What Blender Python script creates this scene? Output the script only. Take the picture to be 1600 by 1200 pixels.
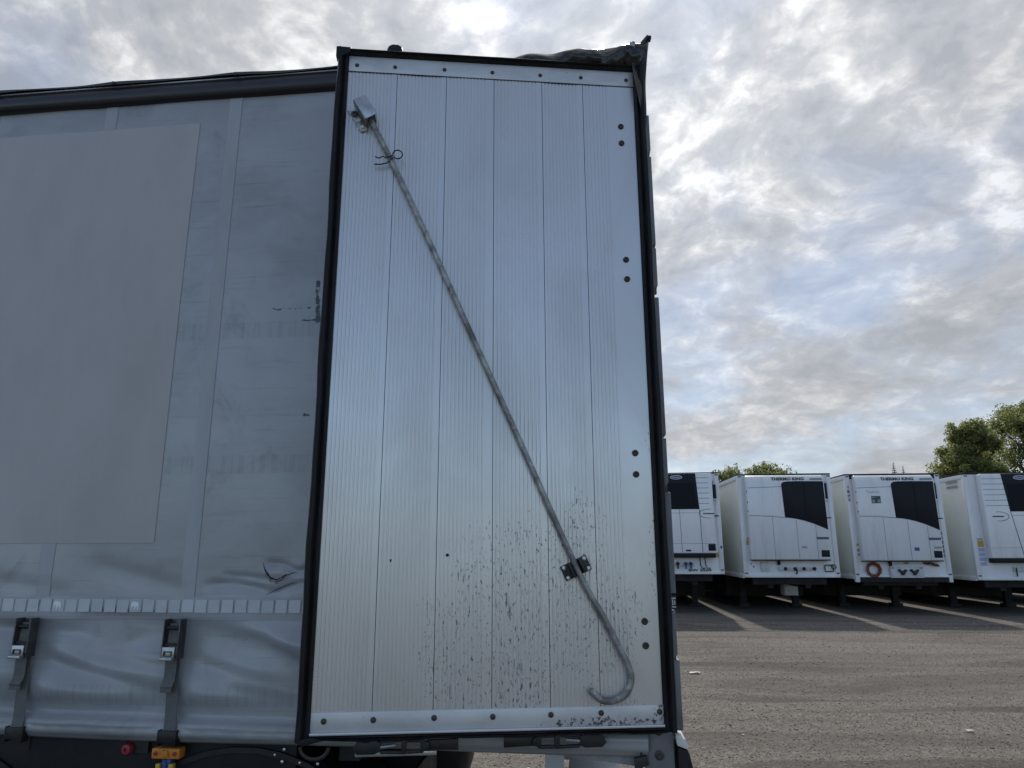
import bpy, bmesh, math, random
import numpy as np
from mathutils import Vector, Matrix, noise as mnoise

random.seed(7); rng = np.random.default_rng(7)
sc = bpy.context.scene
for o in list(bpy.data.objects): bpy.data.objects.remove(o)
COL = sc.collection
rad = math.radians

# ------------------------------------------------------------------ camera
PITCH, ROLL, FPX = 0.23102, -0.0027, 1088.5
cam_d = bpy.data.cameras.new('camera'); cam = bpy.data.objects.new('camera', cam_d); COL.objects.link(cam)
cam_d.sensor_width = 36.0; cam_d.lens = 36.0 * FPX / 1600.0
cam_d.clip_start = 0.05; cam_d.clip_end = 3000
fw = Vector((0, math.cos(PITCH), math.sin(PITCH))); rt = Vector((1, 0, 0)); up = rt.cross(fw)
Rv = math.cos(ROLL) * rt + math.sin(ROLL) * up; Uv = -math.sin(ROLL) * rt + math.cos(ROLL) * up
M = Matrix.Identity(4)
for i in range(3): M[i][0], M[i][1], M[i][2] = Rv[i], Uv[i], -fw[i]
M.translation = Vector((0, 0, 1.80))
cam.matrix_world = M
sc.camera = cam

# ------------------------------------------------------------------ sun, sky, exposure
SUN_EL = rad(45); SUN_DX = 0.19                       # sun ahead of the camera, a little to the right
sun_h = Vector((SUN_DX, 1, 0)).normalized()
SUN = Vector((sun_h.x * math.cos(SUN_EL), sun_h.y * math.cos(SUN_EL), math.sin(SUN_EL)))
sl = bpy.data.lights.new('sun', 'SUN'); so = bpy.data.objects.new('sun', sl); COL.objects.link(so)
sl.energy = 2.7; sl.angle = rad(2.0); sl.color = (1.0, 0.94, 0.86)
so.rotation_euler = SUN.to_track_quat('Z', 'Y').to_euler(); so.location = (0, 0, 30)

class NT:
    """tiny node-tree helper"""
    def __init__(s, tree): s.t = tree; s.n = tree.nodes; s.l = tree.links
    def new(s, ty, **kw):
        n = s.n.new(ty)
        for k, v in kw.items(): setattr(n, k, v)
        return n
    def put(s, sock, v):
        if hasattr(v, 'node'): s.l.new(v, sock)
        else:
            try: sock.default_value = v
            except Exception: sock.default_value = tuple(v) + (1.0,)
    def math(s, op, a, b=None, c=None, clamp=False):
        n = s.new('ShaderNodeMath', operation=op); n.use_clamp = clamp
        s.put(n.inputs[0], a)
        if b is not None: s.put(n.inputs[1], b)
        if c is not None: s.put(n.inputs[2], c)
        return n.outputs[0]
    def vmath(s, op, a, b=None):
        n = s.new('ShaderNodeVectorMath', operation=op); s.put(n.inputs[0], a)
        if b is not None: s.put(n.inputs[1], b)
        return n.outputs[1] if op in ('DOT_PRODUCT', 'LENGTH', 'DISTANCE') else n.outputs[0]
    def comb(s, x, y, z):
        n = s.new('ShaderNodeCombineXYZ'); s.put(n.inputs[0], x); s.put(n.inputs[1], y); s.put(n.inputs[2], z); return n.outputs[0]
    def sep(s, v):
        n = s.new('ShaderNodeSeparateXYZ'); s.put(n.inputs[0], v); return n.outputs
    def noise(s, vec, scale, detail=4, rough=0.5, dist=0.0, color=False):
        n = s.new('ShaderNodeTexNoise'); s.put(n.inputs['Vector'], vec)
        n.inputs['Scale'].default_value = scale; n.inputs['Detail'].default_value = detail
        n.inputs['Roughness'].default_value = rough; n.inputs['Distortion'].default_value = dist
        return n.outputs['Color' if color else 'Fac']
    def voro(s, vec, scale, feature='F1', out='Distance'):
        n = s.new('ShaderNodeTexVoronoi', feature=feature); s.put(n.inputs['Vector'], vec); n.inputs['Scale'].default_value = scale
        return n.outputs[out]
    def ramp(s, fac, stops, interp='LINEAR'):
        n = s.new('ShaderNodeValToRGB'); s.put(n.inputs[0], fac); cr = n.color_ramp; cr.interpolation = interp
        while len(cr.elements) < len(stops): cr.elements.new(0.5)
        for e, (p, c) in zip(cr.elements, stops):
            e.position = p; e.color = (c, c, c, 1) if isinstance(c, (int, float)) else tuple(c) + (1,)
        return n.outputs[0]
    def mix(s, fac, a, b, mode='MIX'):
        n = s.new('ShaderNodeMix', data_type='RGBA', blend_type=mode); s.put(n.inputs[0], fac)
        s.put(n.inputs[6], a); s.put(n.inputs[7], b); return n.outputs[2]
    def maprange(s, v, a, b, c=0.0, d=1.0, smooth=True):
        n = s.new('ShaderNodeMapRange', interpolation_type='SMOOTHSTEP' if smooth else 'LINEAR')
        s.put(n.inputs[0], v)
        for i, x in enumerate((a, b, c, d)): s.put(n.inputs[i + 1], x)
        return n.outputs[0]
    def scale(s, vec, xyz): return s.vmath('MULTIPLY', vec, xyz)

w = bpy.data.worlds.new('World'); sc.world = w; w.use_nodes = True
N = NT(w.node_tree); N.n.clear()
tc = N.new('ShaderNodeTexCoord').outputs['Generated']
sky = N.new('ShaderNodeTexSky', sky_type='NISHITA'); sky.sun_disc = False
sky.sun_elevation = SUN_EL; sky.sun_rotation = math.atan2(SUN.x, SUN.y)
sky.air_density = 1.0; sky.dust_density = 0.15; sky.ozone_density = 3.0
x_, y_, z_ = N.sep(tc)
zc = N.math('ADD', N.math('MAXIMUM', z_, 0.0), 0.27)
pl = N.comb(N.math('DIVIDE', x_, zc), N.math('DIVIDE', y_, zc), 0.0)       # flat cloud layer overhead
warp = N.noise(pl, 3.0, 4, 0.5, color=True)
pw = N.vmath('ADD', pl, N.vmath('MULTIPLY', N.vmath('SUBTRACT', warp, (0.5, 0.5, 0.5)), (0.17, 0.17, 0.0)))
pw = N.vmath('ADD', N.scale(pw, (1.1, 1.0, 1.0)), (3.7, 1.3, 0.0))
big = N.noise(pw, 1.9, 3, 0.5)
mid = N.noise(pw, 7.5, 10, 0.55)
fine = N.noise(pw, 20.0, 8, 0.60)
den = N.math('ADD', N.math('ADD', N.math('MULTIPLY', big, 0.30), N.math('MULTIPLY', mid, 0.48)), N.math('MULTIPLY', fine, 0.22))
thick = N.maprange(den, 0.385, 0.60, smooth=False)                         # 0 thin bright veil .. 1 thick grey
thick = N.math('ADD', 0.5, N.math('MULTIPLY', N.math('SUBTRACT', thick, 0.5), N.maprange(z_, 0.0, 0.5, 0.45, 1.25)), clamp=True)   # seen edge-on, low cloud evens out
ang = N.math('MAXIMUM', N.vmath('DOT_PRODUCT', tc, tuple(SUN)), 0.0)
glow = N.math('POWER', ang, 2.0)
halo = N.math('POWER', ang, 20.0)
lum = N.math('ADD', N.math('ADD', 2.75, N.math('MULTIPLY', glow, 2.6)), N.math('MULTIPLY', halo, 1.2))
ctint = N.ramp(thick, [(0.0, (1.76, 1.77, 1.79)), (0.25, (1.33, 1.345, 1.375)), (0.5, (1.03, 1.07, 1.135)), (1.0, (0.79, 0.84, 0.925))])
cloud = N.mix(1.0, ctint, N.comb(lum, lum, lum), 'MULTIPLY')
gaps = N.maprange(N.noise(pw, 1.6, 5, 0.55), 0.62, 0.40)
veil = N.maprange(N.vmath('DOT_PRODUCT', tc, tuple(SUN)), -0.15, 0.62)                                          # thin cloud scatters forwards: dense towards the sun, clearer away from it
cover = N.math('ADD', N.math('ADD', 0.22, N.math('MULTIPLY', gaps, 0.18)), N.math('MULTIPLY', veil, 0.60), clamp=True)
final = N.mix(cover, N.mix(1.0, sky.outputs[0], (1.66, 1.75, 1.86, 1.0), 'MULTIPLY'), cloud)
bg = N.new('ShaderNodeBackground'); N.l.new(final, bg.inputs[0]); bg.inputs[1].default_value = 0.11
wo = N.new('ShaderNodeOutputWorld'); N.l.new(bg.outputs[0], wo.inputs[0])

sc.view_settings.view_transform = 'Standard'; sc.view_settings.look = 'None'
sc.view_settings.exposure = 0.0; sc.view_settings.gamma = 1.0; sc.view_settings.use_curve_mapping = False
sc.cycles.use_denoising = True; sc.cycles.max_bounces = 8
try: sc.cycles.denoiser = 'OPENIMAGEDENOISE'
except Exception: pass

# ------------------------------------------------------------------ materials
def mat(name, col, rough=0.5, metal=0.0, spec=0.5, fn=None, coat=0.0):
    m = bpy.data.materials.new(name); m.use_nodes = True
    T = NT(m.node_tree); b = T.n['Principled BSDF']
    b.inputs['Base Color'].default_value = tuple(col) + (1,); b.inputs['Roughness'].default_value = rough
    b.inputs['Metallic'].default_value = metal; b.inputs['Specular IOR Level'].default_value = spec
    b.inputs['Coat Weight'].default_value = coat
    if fn: fn(T, b)
    return m
def bump(T, b, h, strength=0.3, dist=0.01):
    n = T.new('ShaderNodeBump'); n.inputs['Strength'].default_value = strength; n.inputs['Distance'].default_value = dist
    T.put(n.inputs['Height'], h); T.l.new(n.outputs[0], b.inputs['Normal'])
def objco(T): return T.new('ShaderNodeTexCoord').outputs['Object']
def grimy(c1, c2, scale=3.0, amt=0.35, stretch=(1, 1, 1), rough=(0.4, 0.6), bmp=0.0):
    """base colour with uneven dirt of its own"""
    def fn(T, b):
        co = T.scale(objco(T), stretch)
        n = T.noise(co, scale, 7, 0.62, 0.3); n2 = T.noise(co, scale * 7, 5, 0.6)
        f = T.math('MULTIPLY', T.maprange(T.math('ADD', T.math('MULTIPLY', n, 0.7), T.math('MULTIPLY', n2, 0.3)), 0.42, 0.68), amt)
        T.put(b.inputs['Base Color'], T.mix(f, tuple(c1) + (1,), tuple(c2) + (1,)))
        T.put(b.inputs['Roughness'], T.maprange(n, 0.3, 0.7, rough[0], rough[1]))
        if bmp: bump(T, b, n2, bmp, 0.004)
    return fn
MATS = {}
MATS['black_rubber'] = mat('black_rubber', (0.010, 0.010, 0.012), 0.42, spec=0.22, fn=grimy((0.009, 0.009, 0.011), (0.03, 0.03, 0.032), 9, 0.5, (1, 1, 0.35), (0.35, 0.55), 0.2))
MATS['black_paint'] = mat('black_paint', (0.012, 0.012, 0.014), 0.45, fn=grimy((0.010, 0.010, 0.012), (0.035, 0.033, 0.03), 6, 0.5, (1, 1, 1), (0.35, 0.6), 0.15))
MATS['dark_chassis'] = mat('dark_chassis', (0.018, 0.018, 0.02), 0.6, fn=grimy((0.008, 0.008, 0.010), (0.022, 0.020, 0.018), 4, 0.5, (1, 1, 1), (0.6, 0.85)))
MATS['tyre'] = mat('tyre', (0.016, 0.016, 0.016), 0.8, fn=grimy((0.013, 0.013, 0.013), (0.05, 0.046, 0.04), 5, 0.5))
MATS['grey_paint'] = mat('grey_paint', (0.30, 0.31, 0.32), 0.5, fn=grimy((0.33, 0.34, 0.35), (0.12, 0.12, 0.12), 4, 0.75, (1, 1, 1), (0.4, 0.65), 0.1))
MATS['post_grey'] = mat('post_grey', (0.10, 0.105, 0.11), 0.5, fn=grimy((0.19, 0.195, 0.20), (0.07, 0.071, 0.075), 5, 0.7, (1, 1, 0.4), (0.4, 0.65), 0.1))
MATS['rail_black'] = mat('rail_black', (0.012, 0.012, 0.016), 0.3, fn=grimy((0.012, 0.012, 0.016), (0.03, 0.03, 0.034), 3, 0.5, (0.3, 1, 1), (0.25, 0.42)))
MATS['roof_tarp'] = mat('roof_tarp', (0.03, 0.03, 0.032), 0.35, fn=grimy((0.028, 0.028, 0.03), (0.08, 0.08, 0.08), 4, 0.5, (0.5, 1, 1), (0.28, 0.45)))
MATS['shiny_tarp'] = mat('shiny_tarp', (0.012, 0.012, 0.013), 0.24, fn=grimy((0.011, 0.011, 0.012), (0.04, 0.04, 0.042), 8, 0.4, (1, 1, 1), (0.18, 0.34)))
MATS['steel'] = mat('steel', (0.42, 0.43, 0.44), 0.38, 0.9, fn=grimy((0.46, 0.47, 0.48), (0.16, 0.15, 0.14), 14, 0.55, (1, 1, 1), (0.3, 0.5)))
MATS['buckle_dark'] = mat('buckle_dark', (0.10, 0.10, 0.105), 0.4, 0.8, fn=grimy((0.12, 0.12, 0.125), (0.05, 0.045, 0.04), 14, 0.6))
MATS['alu_strip'] = mat('alu_strip', (0.6, 0.61, 0.62), 0.4, 0.6)
MATS['bolt_dark'] = mat('bolt_dark', (0.06, 0.055, 0.05), 0.5, 0.6, fn=grimy((0.07, 0.065, 0.06), (0.10, 0.05, 0.03), 60, 0.6))
MATS['rivet_bright'] = mat('rivet_bright', (0.7, 0.7, 0.7), 0.35, 0.7)
MATS['webbing'] = mat('webbing', (0.075, 0.08, 0.08), 0.8, fn=lambda T, b: (
    T.put(b.inputs['Base Color'], T.mix(T.noise(objco(T), 30, 4), (0.10, 0.103, 0.10, 1), (0.16, 0.165, 0.158, 1))),
    bump(T, b, T.math('SINE', T.math('MULTIPLY', T.sep(objco(T))[2], 1400.0)), 0.25, 0.002)))
MATS['amber'] = mat('amber', (0.62, 0.22, 0.02), 0.25, fn=grimy((0.66, 0.24, 0.02), (0.32, 0.10, 0.01), 25, 0.6))
MATS['red_knob'] = mat('red_knob', (0.28, 0.03, 0.04), 0.45)
MATS['blue_part'] = mat('blue_part', (0.02, 0.06, 0.22), 0.4)
MATS['yellow_part'] = mat('yellow_part', (0.55, 0.38, 0.04), 0.45)
MATS['white_chip'] = mat('white_chip', (0.65, 0.65, 0.63), 0.6)
MATS['fray_and_shade'] = mat('fray_and_shade', (0.02, 0.02, 0.022), 0.8)  # black of the frayed tear and of the painted shade lines
MATS['torn_pale'] = mat('torn_pale', (0.42, 0.44, 0.46), 0.7)
MATS['clip_wire'] = mat('clip_wire', (0.018, 0.016, 0.015), 0.5, 0.3)

def galv(T, b):
    co = objco(T)
    n = T.noise(T.scale(co, (1, 1, 1)), 22, 6, 0.65, 0.4); v = T.voro(co, 55, out='Color')
    f = T.maprange(n, 0.35, 0.68)
    c = T.mix(f, (0.42, 0.43, 0.42, 1), (0.18, 0.182, 0.178, 1))
    c = T.mix(0.18, c, v, 'MULTIPLY')
    c = T.mix(T.maprange(T.noise(co, 5, 4), 0.52, 0.68), c, (0.13, 0.12, 0.105, 1))
    T.put(b.inputs['Base Color'], c); T.put(b.inputs['Roughness'], T.maprange(n, 0.3, 0.7, 0.38, 0.62)); bump(T, b, n, 0.25, 0.002)
MATS['galvanised'] = mat('galvanised', (0.25, 0.25, 0.25), 0.5, 0.55, fn=galv)

def speck_mask(T, co, region, scale, stretch, lo, hi):
    """small dark flecks, thickest inside an uneven patch"""
    n = T.noise(T.scale(co, stretch), scale, 6, 0.75)
    reg = T.math('MULTIPLY', region, 2.2, clamp=True)
    return T.maprange(T.math('ADD', n, T.math('MULTIPLY', reg, 0.135)), lo, hi)
def blob(T, co, c, r):
    d = T.vmath('LENGTH', T.vmath('DIVIDE', T.vmath('SUBTRACT', co, c), r))
    return T.maprange(d, 1.0, 0.0)
def door_paint(T, b):
    g = T.new('ShaderNodeTexCoord'); co = g.outputs['Object']
    big = T.noise(T.scale(co, (1, 1, 0.5)), 2.2, 6, 0.6, 0.5)
    base = T.mix(T.maprange(big, 0.35, 0.7), (0.64, 0.64, 0.64, 1), (0.575, 0.57, 0.56, 1))
    # rubbed-off and spattered dirt low on the door
    wob = T.vmath('ADD', co, T.vmath('MULTIPLY', T.vmath('SUBTRACT', T.noise(co, 3, 3, color=True), (0.5, 0.5, 0.5)), (0.25, 0.0, 0.35)))
    r1 = blob(T, wob, (0.72, 0, 1.60), (0.42, 5, 0.55)); r2 = blob(T, wob, (0.55, 0, 1.45), (0.42, 5, 0.45)); r3 = blob(T, wob, (0.95, 0, 1.85), (0.14, 5, 0.22))
    r4 = blob(T, wob, (0.98, 0, 1.55), (0.30, 5, 0.5)); r5 = blob(T, wob, (1.19, 0, 1.9), (0.05, 5, 0.9)); r6 = blob(T, wob, (1.1, 0, 1.21), (0.3, 5, 0.07))
    reg = T.math('MAXIMUM', T.math('MAXIMUM', T.math('MAXIMUM', r1, T.math('MULTIPLY', r2, 0.75)), T.math('MAXIMUM', r3, T.math('MULTIPLY', r4, 0.72))), T.math('MAXIMUM', T.math('MULTIPLY', r5, 0.55), T.math('MULTIPLY', r6, 0.8)))
    s1 = speck_mask(T, co, reg, 115, (1.0, 1.0, 0.42), 0.716, 0.738)
    s2 = speck_mask(T, co, reg, 60, (1.6, 1.0, 0.16), 0.738, 0.766)
    sp = T.math('MULTIPLY', T.math('MAXIMUM', s1, s2), 0.9)
    base = T.mix(sp, base, (0.035, 0.032, 0.03, 1))
    # thin film of road dust with its own cloudy outline
    film = T.math('MULTIPLY', T.maprange(T.noise(T.scale(co, (1.2, 1, 0.6)), 3.5, 6, 0.65, 0.8), 0.50, 0.72), 0.14)
    base = T.mix(film, base, (0.40, 0.39, 0.37, 1))
    runs = T.math('MULTIPLY', T.maprange(T.noise(T.scale(co, (6.0, 1, 0.22)), 2.2, 3, 0.5), 0.50, 0.75), 0.05)
    base = T.mix(runs, base, (0.40, 0.385, 0.36, 1))
    T.put(b.inputs['Base Color'], base)
    T.put(b.inputs['Roughness'], T.math('ADD', T.maprange(big, 0.3, 0.7, 0.27, 0.34), T.math('MULTIPLY', sp, 0.3)))
    T.put(b.inputs['Metallic'], T.math('MULTIPLY', T.math('SUBTRACT', 1.0, sp), 0.55))
MATS['door_panel'] = mat('door_panel', (0.7, 0.7, 0.7), 0.35, fn=door_paint)
def strip_paint(T, b):
    co = objco(T); n = T.noise(T.scale(co, (1, 1, 2)), 5, 6, 0.6)
    base = T.mix(T.maprange(n, 0.35, 0.7), (0.60, 0.61, 0.615, 1), (0.50, 0.505, 0.51, 1))
    low = blob(T, co, (1.0, 0, 1.205), (0.35, 5, 0.035)); corner = blob(T, co, (1.22, 0, 1.22), (0.06, 5, 0.08))
    reg = T.math('MAXIMUM', low, corner)
    s = speck_mask(T, co, reg, 60, (1, 1, 1), 0.655, 0.685)
    base = T.mix(T.math('MULTIPLY', s, 0.9), base, (0.03, 0.028, 0.027, 1))
    T.put(b.inputs['Base Color'], base)
MATS['door_strip'] = mat('door_strip', (0.6, 0.6, 0.6), 0.38, 0.3, fn=strip_paint)

def curtain_cloth(T, b):
    co = objco(T); x, y, z = T.sep(co)
    n = T.noise(T.scale(co, (0.8, 1, 1.2)), 1.8, 7, 0.62, 0.4)
    lines = T.noise(T.scale(co, (0.35, 1, 9.0)), 6.0, 6, 0.7)
    c = T.mix(T.maprange(n, 0.36, 0.68), (0.375, 0.39, 0.405, 1), (0.285, 0.295, 0.305, 1))
    c = T.mix(T.math('MULTIPLY', T.maprange(lines, 0.54, 0.72), 0.35), c, (0.13, 0.135, 0.14, 1))
    smud = T.maprange(T.noise(T.scale(co, (0.9, 1, 0.9)), 4.0, 6, 0.65, 0.6), 0.54, 0.74)
    c = T.mix(T.math('MULTIPLY', smud, 0.42), c, (0.13, 0.132, 0.135, 1))
    # welded cross bands with a hatch
    hat = T.math('MULTIPLY', T.maprange(T.noise(T.scale(co, (14, 1, 0.2)), 4, 3, 0.6), 0.48, 0.6), 1.0)
    for zz in (2.72, 2.14, 1.245):
        bd = T.maprange(T.math('ABSOLUTE', T.math('SUBTRACT', z, zz)), 0.040, 0.034)
        c = T.mix(T.math('MULTIPLY', bd, T.math('ADD', 0.06, T.math('MULTIPLY', hat, 0.16))), c, (0.10, 0.10, 0.10, 1))
    # black scuffs by the end of the curtain
    nn = T.noise(T.scale(co, (1, 1, 1)), 48, 5, 0.8)
    line1 = T.math('MULTIPLY', T.maprange(T.math('ABSOLUTE', T.math('ADD', T.math('SUBTRACT', x, -1.427), T.math('MULTIPLY', T.math('SUBTRACT', z, 2.84), 0.07))), 0.020, 0.004), T.maprange(T.math('ABSOLUTE', T.math('SUBTRACT', z, 2.84)), 0.105, 0.09))
    line2 = T.math('MULTIPLY', T.maprange(T.math('ABSOLUTE', T.math('SUBTRACT', z, 2.812)), 0.010, 0.002), T.maprange(T.math('ABSOLUTE', T.math('SUBTRACT', x, -1.53)), 0.14, 0.09))
    line3 = T.math('MULTIPLY', T.maprange(T.math('ABSOLUTE', T.math('SUBTRACT', z, 2.757)), 0.007, 0.002), T.maprange(T.math('ABSOLUTE', T.math('SUBTRACT', x, -1.46)), 0.05, 0.03))
    line4 = T.math('MULTIPLY', T.maprange(T.math('ABSOLUTE', T.math('SUBTRACT', z, 2.343)), 0.012, 0.003), T.maprange(T.math('ABSOLUTE', T.math('SUBTRACT', x, -1.447)), 0.02, 0.01))
    sc_ = T.math('MAXIMUM', T.math('MAXIMUM', line1, T.math('MULTIPLY', line2, 0.62)), T.math('MAXIMUM', line3, line4))
    sm = T.maprange(T.math('ADD', nn, T.math('MULTIPLY', sc_, 0.30)), 0.70, 0.76)
    sm = T.math('MULTIPLY', sm, T.maprange(sc_, 0.05, 0.2))
    c = T.mix(sm, c, (0.012, 0.012, 0.014, 1))
    T.put(b.inputs['Base Color'], c)
    T.put(b.inputs['Roughness'], T.maprange(n, 0.3, 0.7, 0.30, 0.42)); b.inputs['Coat Weight'].default_value = 0.45; b.inputs['Coat Roughness'].default_value = 0.24
    weave = T.math('ADD', T.math('SINE', T.math('MULTIPLY', x, 900.0)), T.math('SINE', T.math('MULTIPLY', z, 900.0)))
    bump(T, b, T.math('ADD', T.math('MULTIPLY', weave, 0.12), lines), 0.10, 0.004)
MATS['curtain_cloth'] = mat('curtain_cloth', (0.3, 0.33, 0.36), 0.45, fn=curtain_cloth)
MATS['curtain_seam'] = mat('curtain_seam', (0.35, 0.37, 0.39), 0.42, fn=grimy((0.38, 0.395, 0.41), (0.31, 0.32, 0.33), 4, 0.6, (1, 1, 0.3), (0.36, 0.5)))
MATS['cover_film'] = mat('cover_film', (0.40, 0.385, 0.40), 0.55, fn=grimy((0.425, 0.408, 0.405), (0.375, 0.362, 0.362), 1.6, 0.7, (1.5, 1, 0.6), (0.45, 0.6)))
MATS['reflective'] = mat('reflective', (0.50, 0.52, 0.53), 0.28, 0.35, fn=lambda T, b: (
    T.put(b.inputs['Base Color'], T.mix(T.new('ShaderNodeObjectInfo').outputs['Random'], (0.46, 0.48, 0.49, 1), (0.56, 0.575, 0.58, 1))),
    bump(T, b, T.math('SINE', T.math('MULTIPLY', T.sep(objco(T))[2], 1500.0)), 0.2, 0.002)))
MATS['emblem'] = mat('emblem', (0.75, 0.82, 0.85), 0.5)
MATS['reefer_white'] = mat('reefer_white', (0.72, 0.73, 0.74), 0.3, fn=grimy((0.80, 0.80, 0.81), (0.62, 0.62, 0.61), 1.6, 0.5, (1, 1, 0.4), (0.25, 0.4)))
MATS['reefer_side_lit'] = mat('reefer_side_lit', (0.72, 0.73, 0.70), 0.22, fn=grimy((0.84, 0.85, 0.79), (0.76, 0.77, 0.70), 0.8, 0.5, (1, 0.4, 1), (0.16, 0.26)))  # paler and creamier than the fronts: bounced light put into the flank colour
MATS['unit_white'] = mat('unit_white', (0.74, 0.75, 0.77), 0.28, fn=grimy((0.80, 0.81, 0.82), (0.60, 0.595, 0.58), 2.0, 0.65, (1.6, 1, 0.25), (0.22, 0.36)))
MATS['grille_dark'] = mat('grille_dark', (0.006, 0.007, 0.011), 0.6, spec=0.2)
MATS['gloss_black'] = mat('gloss_black', (0.007, 0.008, 0.013), 0.5, spec=0.25)
MATS['seam_dark'] = mat('seam_dark', (0.09, 0.095, 0.10), 0.7)
MATS['lettering'] = mat('lettering', (0.02, 0.02, 0.024), 0.5)
MATS['letter_grey'] = mat('letter_grey', (0.30, 0.31, 0.33), 0.5)
MATS['logo_blue'] = mat('logo_blue', (0.03, 0.07, 0.22), 0.4)
MATS['logo_green'] = mat('logo_green', (0.03, 0.07, 0.08), 0.4)
MATS['sticker_yellow'] = mat('sticker_yellow', (0.55, 0.36, 0.05), 0.5)
MATS['sticker_lilac'] = mat('sticker_lilac', (0.42, 0.44, 0.66), 0.5)
MATS['orange_hose'] = mat('orange_hose', (0.24, 0.075, 0.04), 0.65)
MATS['brown_cable'] = mat('brown_cable', (0.16, 0.05, 0.03), 0.6)
MATS['plate_white'] = mat('plate_white', (0.60, 0.61, 0.62), 0.45, fn=grimy((0.62, 0.63, 0.64), (0.40, 0.40, 0.39), 6, 0.5))
MATS['bark'] = mat('bark', (0.07, 0.055, 0.042), 0.9, fn=grimy((0.085, 0.068, 0.052), (0.04, 0.032, 0.025), 6, 0.8, (1, 1, 0.3), (0.8, 0.95), 0.5))
def leafmat(name, c1, c2):
    def fn(T, b):
        n = T.noise(objco(T), 0.9, 3, 0.6); n2 = T.noise(objco(T), 14, 2, 0.5)
        T.put(b.inputs['Base Color'], T.mix(T.math('ADD', T.math('MULTIPLY', n, 0.5), T.math('MULTIPLY', n2, 0.5), clamp=True), tuple(c1) + (1,), tuple(c2) + (1,)))
        tr = T.new('ShaderNodeBsdfTranslucent'); tr.inputs[0].default_value = (c2[0] * 1.7, c2[1] * 1.75, c2[2] * 1.3, 1)
        mx = T.new('ShaderNodeMixShader'); mx.inputs[0].default_value = 0.55
        T.l.new(b.outputs[0], mx.inputs[1]); T.l.new(tr.outputs[0], mx.inputs[2]); T.l.new(mx.outputs[0], T.n['Material Output'].inputs[0])
    return mat(name, c1, 0.55, fn=fn)
MATS['leaf'] = leafmat('leaf', (0.085, 0.105, 0.042), (0.18, 0.195, 0.085))
MATS['leaf_dark'] = leafmat('leaf_dark', (0.022, 0.036, 0.018), (0.045, 0.062, 0.028))

def gravel_ground(T, b):
    co = objco(T); x, y, z = T.sep(co)
    big = T.noise(co, 0.22, 5, 0.6, 0.4)
    fine = T.noise(co, 42, 6, 0.7); peb = T.voro(co, 85, out='Color'); peb2 = T.voro(co, 23, out='Color')
    c = T.mix(T.maprange(fine, 0.32, 0.68), (0.098, 0.088, 0.077, 1), (0.208, 0.191, 0.170, 1))
    c = T.mix(0.65, c, T.ramp(T.sep(peb)[0], [(0.0, (0.055, 0.048, 0.041)), (0.45, (0.145, 0.128, 0.108)), (0.85, (0.26, 0.233, 0.20)), (1.0, (0.43, 0.40, 0.35))]))
    c = T.mix(0.22, c, T.ramp(T.sep(peb2)[1], [(0.0, (0.050, 0.044, 0.038)), (0.5, (0.125, 0.111, 0.094)), (0.9, (0.21, 0.19, 0.165)), (1.0, (0.38, 0.355, 0.32))]))
    # rolled, darker and damper wheel tracks curving across the yard
    yy = T.math('ADD', y, T.math('MULTIPLY', x, 0.10))
    wv = T.math('ADD', yy, T.math('MULTIPLY', T.math('SUBTRACT', T.noise(T.scale(co, (0.09, 0.3, 1)), 1.0, 4, 0.5), 0.5), 5.0))
    tr = T.noise(T.comb(T.math('MULTIPLY', x, 0.11), T.math('MULTIPLY', wv, 1.3), 0.0), 1.0, 6, 0.62, 0.5)
    c = T.mix(T.math('MULTIPLY', T.maprange(tr, 0.46, 0.62), 0.72), c, (0.070, 0.064, 0.058, 1))
    c = T.mix(T.math('MULTIPLY', T.maprange(big, 0.45, 0.68), 0.25), c, (0.23, 0.21, 0.185, 1))
    damp = T.maprange(T.noise(T.scale(co, (0.6, 1.0, 1)), 0.55, 5, 0.65, 0.8), 0.53, 0.70)
    c = T.mix(T.math('MULTIPLY', damp, 0.42), c, (0.066, 0.061, 0.056, 1))
    # bright chips
    chips = T.maprange(T.voro(co, 9.0), 0.055, 0.035)
    c = T.mix(T.math('MULTIPLY', chips, T.maprange(T.noise(co, 2.0, 2), 0.5, 0.6)), c, (0.38, 0.36, 0.33, 1))
    T.put(b.inputs['Base Color'], c); b.inputs['Roughness'].default_value = 0.95
    h = T.math('ADD', T.math('MULTIPLY', fine, 0.6), T.math('MULTIPLY', T.noise(co, 16, 4, 0.6), 0.5))
    bump(T, b, h, 0.35, 0.010)
MATS['gravel'] = mat('gravel', (0.2, 0.19, 0.17), 0.95, spec=0.2, fn=gravel_ground)
def stone_fn(T, b):
    n = T.new('ShaderNodeNewGeometry').outputs['Random Per Island']
    T.put(b.inputs['Base Color'], T.ramp(n, [(0.0, (0.10, 0.090, 0.078)), (0.3, (0.19, 0.17, 0.147)), (0.7, (0.28, 0.255, 0.225)), (0.92, (0.40, 0.375, 0.34)), (1.0, (0.60, 0.57, 0.53))]))
MATS['stone'] = mat('stone', (0.2, 0.19, 0.17), 0.9, spec=0.2, fn=stone_fn)

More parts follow.
